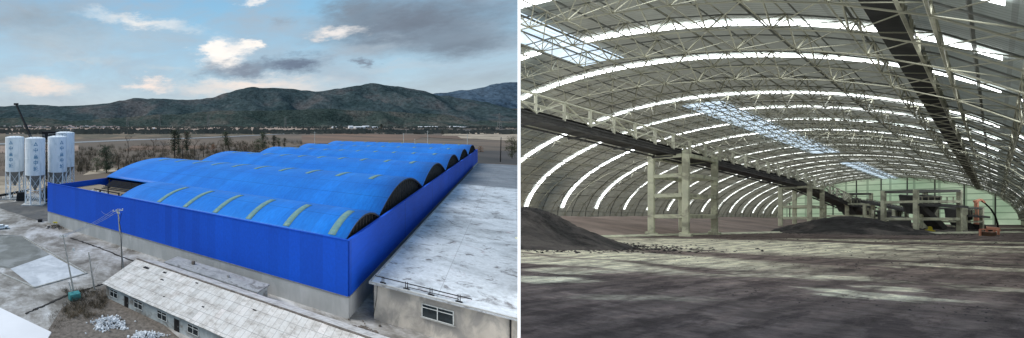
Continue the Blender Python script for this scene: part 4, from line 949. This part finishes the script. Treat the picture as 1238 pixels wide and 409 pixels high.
# side walls below springing
for t0 in (0.0, math.pi):
    u0, w0 = prof(t0); b = MB(); b.grid(lambda v, s: H(v, u0, w0 + (FL - .05 - w0) * s), lin(V0, V1, 40), [0, 1], lambda v, s: (v * U, s)); hbuild(b, 'side_wall', M['conc'])
    b = MB(); cc = None
    vv = lin(V0, V1, 40)
    for a, c in zip(vv[:-1], vv[1:]): cbar(b, H(a, u0 + (-.1 if t0 == 0 else .1), .02), H(c, u0 + (-.1 if t0 == 0 else .1), .02), .3, .3)
    hbuild(b, 'springing_beam', M['tube'], cut=False)
# far gable
b = MB(); b.grid(lambda s, t: H(V1, prof(t)[0], FL + (prof(t)[1] - FL) * s), lin(0, 1, 12), lin(.01, math.pi - .01, 50), lambda s, t: (prof(t)[0] * U, (FL + (prof(t)[1] - FL) * s) * U)); hbuild(b, 'gable_wall', M['green'])
for i in range(9):
    u_ = 0 + i * 1.85; 
    t_ = min(lin(.02, math.pi - .02, 200), key=lambda t: abs(prof(t)[0] - u_)); b = MB(); b.bar(H(V1 - .2, u_, FL), H(V1 - .2, u_, prof(t_)[1] - .05), .16, .16); hbuild(b, 'gable_post', M['tube_dark'], cut=False)
# skylight strips
strips = [9.6, 14.9, 20.05, 25.27, 34.94, 40.73, 46.99, 53.88, 60.58] + [60.58 + 6.3 * k for k in range(1, 11)]
for k, vs_ in enumerate(strips):
    hw = .30 if vs_ < 30 else .27
    for t0, t1, nm in ((.13, math.pi - .42, 'skylight_strip'), (math.pi - .38, math.pi - .05, 'skylight_strip')):
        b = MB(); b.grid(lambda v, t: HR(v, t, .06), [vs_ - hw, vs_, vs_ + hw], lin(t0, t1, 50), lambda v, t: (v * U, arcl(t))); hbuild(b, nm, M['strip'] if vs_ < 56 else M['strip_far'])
# long blue skylight bands along the hall
def ray_roof(px, py, ins=.08):
    best = None; X = px - PX; du, dv_, dw = TX.x * X + TX.y * PF, AX.x * X + AX.y * PF, 265.79 - py
    for i in range(4000):
        t = i / 4000 * math.pi; u, w_ = prof(t, ins)
        if w_ <= 0.05: continue
        s = w_ / dw; e_ = abs(s * du - u)
        if best is None or e_ < best[0]: best = (e_, s * dv_, t)
    return best[1], best[2]
for (x0, y0), (x1, y1), (x2, y2), far in (((628, 51), (709, 81), (752, 68), 0), ((829, 127), (984, 187), (1010, 183), 1), ((1014, 197), (1070, 217), (1088, 216), 2)):
    va, ta = ray_roof(x0, y0); vb_, tb_ = ray_roof(x1, y1); vc, tc_ = ray_roof(x2, y2)
    if far == 0: va -= 3
    tlo = (ta + tb_) / 2; dt = abs(tc_ - tb_); tl, th = tlo, tlo + dt
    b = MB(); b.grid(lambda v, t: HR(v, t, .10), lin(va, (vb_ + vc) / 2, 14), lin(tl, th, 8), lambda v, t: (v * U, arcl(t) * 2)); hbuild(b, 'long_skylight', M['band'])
    b = MB()
    for t in (tl, th, (tl + th) / 2):
        vv = lin(va, (vb_ + vc) / 2, 8)
        for a, c in zip(vv[:-1], vv[1:]): ct(b, HR(a, t, .16), HR(c, t, .16), .06)
    hbuild(b, 'skylight_frame', M['tube_dark'], cut=False)
    print('band', far, va, vb_, vc, tl, th)
# purlins
for i in range(1, 34):
    t = math.pi * i / 34; b = MB(); vv = lin(V0, V1, 30)
    for a, c in zip(vv[:-1], vv[1:]): ct(b, HR(a, t, .07), HR(c, t, .07), .05 if i % 2 else .035, n=4)
    hbuild(b, 'purlin', M['tube_dark'], cut=False)
# space frame: bottom-chord arches, webs up to the top grid, longitudinal ties
rows = []
for a, c in zip(strips[:-1], strips[1:]): rows.append((a + c) / 2 if c - a < 8 else a + (c - a) * .3)
rows = []
v_ = 9.0
while v_ < 128: rows.append(v_); v_ += 2.75 if v_ < 60 else 4.2
NC = 25; DT = math.pi / NC
def T_(i): return i * DT
def IN(t, d=.92): return .14 + (d - .14) * min(1, max(0, (math.sin(t) - .05) * (1.5 if t < 1.57 else 1.25)))
for j, v0 in enumerate(rows):
    near = v0 < 62; rr = .04 if near else .04; ins = .92 if near else .6
    dvn = (rows[j + 1] - v0) if j + 1 < len(rows) else 4.2
    b = MB()
    for i in range(NC):
        if i > 0: ct(b, HR(v0, T_(i - .5), IN(T_(i - .5), ins)), HR(v0, T_(i + .5), IN(T_(i + .5), ins)), rr, n=5)
    ct(b, HR(v0, 0, .14), HR(v0, T_(.5), IN(T_(.5), ins)), rr); ct(b, HR(v0, math.pi, .14), HR(v0, T_(NC - .5), IN(T_(NC - .5), ins)), rr)
    hbuild(b, 'bottom_chord', M['tube'], cut=False)
    b = MB()
    for i in range(NC):
        p = HR(v0, T_(i + .5), IN(T_(i + .5), ins))
        for dv_, di in ((-.5, 0), (-.5, 1), (.5, 0), (.5, 1)):
            if not near and dv_ < 0 and i % 2: continue
            ct(b, p, HR(v0 + dvn * dv_, T_(i + di), .12), .028 if near else .03)
    hbuild(b, 'web', M['tube'], cut=False)
    b = MB()
    for i in range(NC): ct(b, HR(v0 + dvn / 2, T_(i), .12), HR(v0 + dvn / 2, T_(i + 1), .12), .045 if near else .05)
    hbuild(b, 'top_chord', M['tube_dark'], cut=False)
for i in range(NC):
    b = MB()
    for a, c in zip(rows[:-1], rows[1:]):
        ct(b, HR(a, T_(i + .5), IN(T_(i + .5), .92 if a < 62 else .6)), HR(c, T_(i + .5), IN(T_(i + .5), .92 if c < 62 else .6)), .032)
    hbuild(b, 'longitudinal_tie', M['tube'], cut=False)
for i in range(1, NC):
    b = MB()
    for a, c in zip(rows[:-1], rows[1:]): ct(b, HR(a, T_(i), .12), HR(c, T_(i), .12), .026)
    hbuild(b, 'top_longitudinal', M['tube'], cut=False)
# dark hanging walkway under the right part of the arch
def wk(v, s, dz=0.0): return H(v, .78 + .30 * s, 4.05 + .12 * s + dz)
b = MB(); vv = lin(V0, 124, 60)
for a, c in zip(vv[:-1], vv[1:]):
    b.hexa([wk(a, 0), wk(a, 1), wk(c, 1), wk(c, 0)], [wk(a, 0, .12), wk(a, 1, .12), wk(c, 1, .12), wk(c, 0, .12)])
hbuild(b, 'roof_walkway', M['duct'])
for k in range(60):
    v_ = V0 + .4 + k * 1.9
    if v_ > 122: break
    b = MB(); p0_, p1_ = wk(v_, 0), wk(v_, 1); ct(b, wk(v_, -.12, .55), wk(v_, -.12, -.1), .04); ct(b, wk(v_, -.12, -.1), wk(v_ + 1.0, -.12, .55), .03); ct(b, wk(v_ + 1.0, -.12, .55), wk(v_ + 1.9, -.12, -.1), .03); ct(b, p0_, wk(v_, 0, 1.1), .03); ct(b, p1_, wk(v_, 1, 1.0), .03)
    hbuild(b, 'walkway_lattice', M['tube'], cut=False)
b = MB(); 
for a, c in zip(vv[:-1], vv[1:]): ct(b, wk(a, -.12, .55), wk(c, -.12, .55), .05); ct(b, wk(a, -.12, -.1), wk(c, -.12, -.1), .05)
hbuild(b, 'walkway_rail', M['tube'], cut=False)
# floor, bank, kerb, embankment, divider wall
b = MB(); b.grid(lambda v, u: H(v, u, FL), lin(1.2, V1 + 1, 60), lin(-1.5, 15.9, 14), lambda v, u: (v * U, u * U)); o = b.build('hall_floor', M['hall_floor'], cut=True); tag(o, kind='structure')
b = MB(); cs = [(1.2, -1.5), (1.2, 15.9), (V1 + 1, 15.9), (V1 + 1, -1.5)]
tp = [H(v, u, FL - .02) for v, u in cs]; b.hexa([Vector((p.x, p.y, -6)) for p in tp], tp); o = b.build('embankment', M['bank'], cut=True); tag(o, kind='structure')
kp = [(12, 7.5), (21, 6.62), (29.4, 5.78), (40.4, 4.6), (52, 3.0), (64, .7), (74, -1.3)]
def kerb_u(v):
    for (a, ua), (c, uc_) in zip(kp[:-1], kp[1:]):
        if v <= c: return ua + (uc_ - ua) * (v - a) / (c - a)
    return kp[-1][1]
b = MB()
for (a, ua), (c, uc_) in zip(kp[:-1], kp[1:]): cbar(b, H(a, ua, FL + .025), H(c, uc_, FL + .025), .5, .1)
o = b.build('hall_kerb', M['conc']); tag(o, 'long low pale concrete kerb at the back of the hall floor', 'kerb')
b = MB()
def bank(v, s):
    u0 = kerb_u(v) + .25; u_ = u0 + (15.6 - u0) * s; fade = max(0, min(1, (96 - v) / 30))
    n_ = mnoise.fractal(Vector((v * .35, u_ * .35, 2)), .9, 2, 4) * .16
    return H(v, u_, FL + .01 + (.82 * min(1, s * 2.6) ** .8 + n_ * min(1, s * 4)) * fade)
b.grid(bank, lin(14, 96, 110), lin(0, 1, 30)); o = b.build('spoil_bank', M['bank'], cut=True, smooth=True); tag(o, 'long brown bank of spoil heaped along the foot of the curved left side', 'earth bank')
def heap(name, v0, u0, rv, ru, h, label, m, seed=0, cat='coal heap', rot=0.0, sharp=1.0):
    b = MB(); ca, sa = math.cos(rot), math.sin(rot)
    def fn(a, q):
        k = q; x, y = rv * k * math.cos(a), ru * k * math.sin(a); x, y = ca * x - sa * y, sa * x + ca * y
        n_ = mnoise.fractal(Vector(((v0 + x) * 1.1, (u0 + y) * 1.1, seed)), .8, 2.1, 5)
        z = h * (max(0, 1 - k) ** 1.22) * 1.1 * (1 - .25 * max(0, 1 - k * 3) ) + n_ * .16 * math.sin(math.pi * min(1, k)) * h
        return H(v0 + x, u0 + y, FL + max(z, 0) - .01)
    b.grid(fn, lin(0, 2 * math.pi, 90), lin(0.001, 1, 50)); o = b.build(name, m, cut=True, smooth=True); tag(o, label, cat); return o
v1, u1 = floor_px(596, 296)
heap('coal_heap', v1, u1, 3.2, 2.0, 1.36, 'black coal heap sloping down beside the white divider wall', M['coal'], 3, rot=-.426)
v2, u2 = floor_px(1020, 282)
heap('coal_heap', v2, u2, 3.3, 2.3, 1.08, 'dark cone of coal in front of the far conveyor tower', M['coal'], 7)
v3, u3 = floor_px(1062, 281); heap('coal_heap', v3, u3, 4.2, 1.6, .52, 'long low coal heap to the right of the dark cone', M['coal'], 9, rot=-.3)
v4, u4 = floor_px(1130, 279.5); heap('coal_heap', v4, u4, 2.6, 1.6, .42, 'small coal heap lying between the legs of the tall gantry', M['coal'], 12)
# thin divider wall between the two views, with an added glow
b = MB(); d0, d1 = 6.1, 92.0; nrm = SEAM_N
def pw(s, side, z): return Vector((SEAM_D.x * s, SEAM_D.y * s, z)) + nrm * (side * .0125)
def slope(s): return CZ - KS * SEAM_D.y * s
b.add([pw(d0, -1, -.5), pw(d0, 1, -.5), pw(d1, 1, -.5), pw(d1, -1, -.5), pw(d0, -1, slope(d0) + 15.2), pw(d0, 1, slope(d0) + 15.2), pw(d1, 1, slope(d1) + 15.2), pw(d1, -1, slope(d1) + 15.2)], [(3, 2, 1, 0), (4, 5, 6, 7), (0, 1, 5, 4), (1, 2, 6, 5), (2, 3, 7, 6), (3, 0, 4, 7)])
o = b.build('glowing_divider_wall', M['partition_glow']); tag(o, 'thin white divider wall with an added glow, between the warehouse yard and the arched hall', 'wall')
# conveyor gallery and concrete towers
def deck(v):   # centre line of the gallery
    if v <= 46.5: return (6.5 - (v - 14) * .045, 3.5 - (v - 14) * .0403)
    t = (v - 46.5) / 22; return (5.04 - t * 1.1, 2.19 - t * 2.25)
gal = empty('conveyor_gallery', H(14, deck(14)[0], FL)); PW[gal.name] = gal.location.copy(); tag(gal, 'long raised conveyor gallery with dark underside and pale railings crossing the hall', 'conveyor')
def gp(v, s, dz=0.0): u_, w_ = deck(v); return H(v, u_ + s * .27, w_ + dz)
gv = lin(13, 46.5, 24) + lin(48, 68.5, 14)
b = MB()
for a, c in zip(gv[:-1], gv[1:]): b.hexa([gp(a, -1, -.12), gp(a, 1, -.12), gp(c, 1, -.12), gp(c, -1, -.12)], [gp(a, -1), gp(a, 1), gp(c, 1), gp(c, -1)])
hbuild(b, 'belt_deck', M['gallery_dark'], gal)
b = MB()
for a, c in zip(gv[:-1], gv[1:]):
    for s in (-1.05, 1.05): cbar(b, gp(a, s, -.2), gp(c, s, -.2), .10, .12); cbar(b, gp(a, s, .0), gp(c, s, .0), .10, .10)
hbuild(b, 'edge_girder', M['gallery_dark'], gal, cut=False)
v_ = 13.0; k = 0
gvs = []
while v_ < 68: gvs.append(v_); v_ += 1.75
for s in (-1.05, 1.05):
    b = MB()
    for a in gvs: ct(b, gp(a, s, 0), gp(a, s, .66), .085)
    for a, c in zip(gvs[:-1], gvs[1:]):
        ct(b, gp(a, s, .62), gp(c, s, .62), .075); ct(b, gp(a, s, .3), gp(c, s, .3), .045); k += 1
        ct(b, gp(a, s, .04 if k % 2 else .6), gp(c, s, .6 if k % 2 else .04), .05)
    hbuild(b, 'railing', M['rail'], gal, cut=False)
for a in gvs[::2]:
    b = MB(); cbar(b, gp(a, -1.0, -.28), gp(a, 1.0, -.28), .14, .12); hbuild(b, 'cross_beam', M['gallery_dark'], gal, cut=False)
for a in gvs[::2]:
    b = MB(); ct(b, gp(a, -.8, .16), gp(a, .8, .16), .07); hbuild(b, 'belt_roller', M['steel_dark'], gal, cut=False)
b = MB()
for a, c in zip(gv[:-1], gv[1:]): cbar(b, gp(a, .0, .2), gp(c, .0, .2), .7, .03)
hbuild(b, 'belt', M['black'], gal, cut=False)
def tower(va, vb_, ua, ub, h, beams, label, cw=.175, taper=0.0, name='concrete_tower', top=True, m='conc'):
    t = empty(name, H((va + vb_) / 2, (ua + ub) / 2, FL)); PW[t.name] = t.location.copy(); tag(t, label, 'tower')
    hw = cw / 2; 
    for v in (va, vb_):
        for u in (ua, ub):
            b = MB(); bb = [H(v - hw, u - hw, FL), H(v + hw, u - hw, FL), H(v + hw, u + hw, FL), H(v - hw, u + hw, FL)]; k_ = 1 - taper
            b.hexa(bb, [H(v - hw * k_, u - hw * k_, FL + h), H(v + hw * k_, u - hw * k_, FL + h), H(v + hw * k_, u + hw * k_, FL + h), H(v - hw * k_, u + hw * k_, FL + h)]); o = hbuild(b, 'column', M[m], t, cut=False)
            md = o.modifiers.new('bevel', 'BEVEL'); md.width = .04; md.segments = 1
            b = MB(); q = H(v, u, FL); b.box((q.x, q.y, q.z + .1), (cw * U * 1.7, cw * U * 1.7, .35), math.atan2(AX.y, AX.x)); hbuild(b, 'footing', M[m], t, cut=False)
    for z in beams:
        b = MB(); bw = cw * U * 1.05
        for u in (ua, ub): b.bar(H(va + hw, u, FL + z), H(vb_ - hw, u, FL + z), bw, bw * .8)
        for v in (va, vb_): b.bar(H(v, ua + hw, FL + z), H(v, ub - hw, FL + z), bw, bw * .8)
        hbuild(b, 'beam', M[m], t, cut=False)
    return t
tower(27.3, 31.3, 5.37, 6.27, 3.62, [.85, 1.75, 2.6, 3.42], 'nearest concrete tower carrying the conveyor gallery, four columns and four tiers of beams')
tower(45.2, 49.2, 4.55, 5.45, 2.85, [.8, 1.5, 2.65], 'second concrete tower carrying the gallery where the conveyor starts to descend', .15)
# machinery gantries at the far end
def place_uv(px, py): return floor_px(px, py)
g4v, g4u = place_uv(1108, 282); h4v, h4u = place_uv(1160, 282)
def gantry(px0, px1, py, topy, label, back=.9, tiers=(.35, .75, 1.0), cw=.115, hopper=True, name='concrete_gantry'):
    (va, ua), (vb_, ub) = place_uv(px0, py), place_uv(px1, py); t = empty(name, H(va, ua, FL)); PW[t.name] = t.location.copy(); tag(t, label, 'gantry')
    h = (py - topy) * (-FL / (py - 265.79)); d = Vector((vb_ - va, ub - ua)); n_ = Vector((-d.y, d.x)).normalized() * back
    if n_.x < 0: n_ = -n_
    cs = [(va, ua), (vb_, ub), (va + n_.x, ua + n_.y), (vb_ + n_.x, ub + n_.y)]
    for k_, (v, u) in enumerate(cs):
        b = MB(); b.bar(H(v, u, FL), H(v, u, FL + h), cw * U, cw * U); hbuild(b, 'column', M['conc'], t, cut=False)
    for z in tiers:
        for a_, c_ in ((0, 1), (2, 3), (0, 2), (1, 3)):
            b = MB(); b.bar(H(*cs[a_], FL + h * z - .06), H(*cs[c_], FL + h * z - .06), cw * U * .8, cw * U * 1.1); hbuild(b, 'beam', M['conc'] if z < 1 or not hopper else M['tube_dark'], t, cut=False)
    if hopper:
        cx = [(cs[0][i] + cs[1][i] + cs[2][i] + cs[3][i]) / 4 for i in (0, 1)]
        for off in (-.24, .22):
            pv, pu = cx[0] + d.x * off, cx[1] + d.y * off; q = H(pv, pu, FL + h * .80)
            b = MB(); b.box(q, (1.0, 1.0, .7), .4, 1.1); b.box(q - Vector((0, 0, .55)), (1.0, 1.0, .45), .4, 1.0); hbuild(b, 'hopper', M['gallery_dark'], t, cut=False)
            b = MB(); b.tube(q - Vector((0, 0, .7)), q - Vector((0, 0, 1.6)), .45, .2, 8); hbuild(b, 'chute', M['gallery_dark'], t, cut=False)
        b = MB(); b.bar(H(cs[0][0], cs[0][1], FL + h * .66), H(cs[1][0], cs[1][1], FL + h * .62), .9, .22); hbuild(b, 'platform', M['gallery_dark'], t, cut=False)
        b = MB(); b.bar(H(cx[0] - d.x * .1, cx[1] - d.y * .1, FL + h * .62), H(cx[0] + d.x * .42, cx[1] + d.y * .42, FL + h * .12), .8, .5); hbuild(b, 'inclined_conveyor', M['gallery_dark'], t, cut=False)
        b = MB(); q = H(cx[0] + d.x * .02, cx[1] + d.y * .02, FL); b.bar(q, q + Vector((0, 0, h * .55 * U)), .14, .14); hbuild(b, 'inner_post', M['conc'], t, cut=False)
        b = MB()
        for f_ in lin(0, 1, 8):
            p_ = H(cs[0][0] + d.x * f_, cs[0][1] + d.y * f_, FL + h * .68); b.tube(p_, p_ + Vector((0, 0, .7)), .03)
        b.tube(H(cs[0][0], cs[0][1], FL + h * .68) + Vector((0, 0, .7)), H(cs[1][0], cs[1][1], FL + h * .68) + Vector((0, 0, .7)), .03); hbuild(b, 'guard_rail', M['tube'], t, cut=False)
    return t
gantry(1107.5, 1160, 281.8, 229.5, 'tall concrete gantry holding dark hoppers, widest frame before the green end wall')
gantry(1167, 1187, 280.3, 250.5, 'small concrete gantry with dark machine right of the tall gantry', .8, (.45, 1.0), .09)
gantry(1024, 1053, 277.8, 233.5, 'concrete frame with dark machinery behind the cone of coal', .9, (.4, .72, 1.0), .11)
gantry(1066, 1076, 278.6, 246, 'narrow concrete frame right of the descending conveyor foot', .6, (.5, 1.0), .1, hopper=False)
gantry(1081, 1096, 279.2, 254, 'low concrete frame directly left of the tall gantry', .7, (.55, 1.0), .1, hopper=True)
# transfer conveyor between far frames
tc2 = empty('cross_conveyor', H(*place_uv(1058, 278), FL)); PW[tc2.name] = tc2.location.copy(); tag(tc2, 'dark cross conveyor with railing between the far concrete frames', 'conveyor')
def zat(px, py, by): v, u = place_uv(px, by); return H(v, u, FL + (by - py) * (-FL / (by - 265.79)))
b = MB(); b.bar(zat(1048, 244, 278.2), zat(1106, 256, 279.6), .9, .35); hbuild(b, 'belt_deck', M['gallery_dark'], tc2, cut=False)
b = MB(); p, q = zat(1048, 240.5, 278.2), zat(1106, 252.5, 279.6); b.tube(p, q, .04)
for i in range(12): r_ = p.lerp(q, i / 11); b.tube(r_, r_ - Vector((0, 0, .5)), .03)
hbuild(b, 'railing', M['tube'], tc2, cut=False)
b = MB(); b.box(zat(1088, 268, 279.6), (1.8, 1.2, 1.0), .4, .9); hbuild(b, 'drive_housing', M['gallery_dark'], tc2, cut=False)
# orange machine
ev, eu = place_uv(1181, 280); ex = empty('orange_excavator', H(ev, eu, FL)); PW[ex.name] = ex.location.copy(); tag(ex, 'faded orange material handler with upright arm and curved black hose near the end wall', 'excavator')
def zz(px, py, by=280.0): return zat(px, py, by)
b = MB(); b.bar(zz(1181, 271), zz(1180.5, 244), .18, .22); b.bar(zz(1181, 271), zz(1181, 258), .25, .3); hbuild(b, 'mast', M['orange'], ex, cut=False)
b = MB(); b.bar(zz(1178, 244), zz(1186, 241.5), .16, .2); b.bar(zz(1186, 241.5), zz(1190, 245), .14, .16); hbuild(b, 'arm', M['orange'], ex, cut=False)
b = MB(); b.line([zz(*p) for p in ((1187, 243), (1192, 247), (1198, 253), (1203, 261), (1206, 270), (1206.5, 276))], .06); hbuild(b, 'hose', M['black'], ex, cut=False)
b = MB(); b.box(zz(1182, 275), (1.0, .9, .75), .4, .85); hbuild(b, 'housing', M['steel_dark'], ex, cut=False)
b = MB(); b.box(zz(1200, 277.2), (1.2, .8, .4), .4, .9); hbuild(b, 'counterweight', M['orange'], ex, cut=False)
b = MB(); b.bar(zz(1174, 279.4), zz(1194, 279.4), .7, .35); b.bar(zz(1176, 278.4), zz(1196, 278.6), .5, .3); hbuild(b, 'track', M['black'], ex, cut=False)
of = empty('orange_barrier', H(*place_uv(1195, 284), FL)); PW[of.name] = of.location.copy(); tag(of, 'low orange tubular frame standing on the floor before the material handler', 'barrier')
b = MB()
for p, q in (((1185, 285.5), (1185, 277.5)), ((1202, 285.5), (1202, 277.5)), ((1185, 277.5), (1202, 277.5)), ((1185, 281), (1202, 281)), ((1193, 285.5), (1193, 277.5)), ((1207, 284), (1207, 278)), ((1202, 278), (1207, 278))): b.tube(zz(*p, 285.5), zz(*q, 285.5), .05)
hbuild(b, 'tube_frame', M['orange'], of, cut=False)
b = MB(); b.box(zz(1194, 282.5, 285.5), (1.2, .5, .3), .3); hbuild(b, 'crossbeam', M['rust'], of, cut=False)
lb = MB(); lb.bar(zat(1105, 282.6, 283.2), zat(1238, 281, 281.6), .6, .12); random.seed(3); lm_ = MB()
def lump(v, u, r):
    p = H(v, u, FL)
    if p.dot(SEAM_N) < .1: return
    n0 = len(lm_.v); a = random.uniform(0, 6.28)
    vs = [(math.cos(a + k * 1.26) * random.uniform(.7, 1.1), math.sin(a + k * 1.26) * random.uniform(.7, 1.1), random.uniform(-.1, .3)) for k in range(5)] + [(random.uniform(-.3, .3), random.uniform(-.3, .3), random.uniform(.6, 1))]
    lm_.add([p + Vector(x) * r for x in vs], [(k, (k + 1) % 5, 5) for k in range(5)])
for i in range(2600):
    a = random.uniform(0, 6.28); q = random.gauss(1.0, .22); cv, cu, ra, rb, ro = random.choice([(v1, u1, 3.35, 2.1, -.426), (v2, u2, 3.3, 2.3, 0), (v1, u1, 3.35, 2.1, -.426)]); x, y = ra * q * math.cos(a), rb * q * math.sin(a)
    lump(cv + x * math.cos(ro) - y * math.sin(ro), cu + x * math.sin(ro) + y * math.cos(ro), random.uniform(.02, .085))
for i in range(2600):
    px, py = random.uniform(600, 1240), 279 + 130 * random.random() ** 1.6; v, u = floor_px(px, py); lump(v, u, random.uniform(.25, 1.0) ** 2 * .0019 * (v + 4)) if mnoise.noise(Vector((v * .3, u * .3, 1))) > -.05 else None
tag(lm_.build('loose_coal', M['coal']), 'loose lumps of coal strewn over the hall floor', 'coal', kind='stuff')
o = lb.build('concrete_ledge', M['conc']); tag(o, 'pale concrete ledge along the floor in front of the gantries', 'ledge')
st = MB(); st.lathe([(.01, .7), (.1, .65), (.12, .35), (.25, .3), (.25, 0)], H(*place_uv(1124.5, 281.8), FL), 10); o = st.build('yellow_bollard', M['yellow']); tag(o, 'tiny yellow bollard at the foot of the tall gantry', 'bollard')
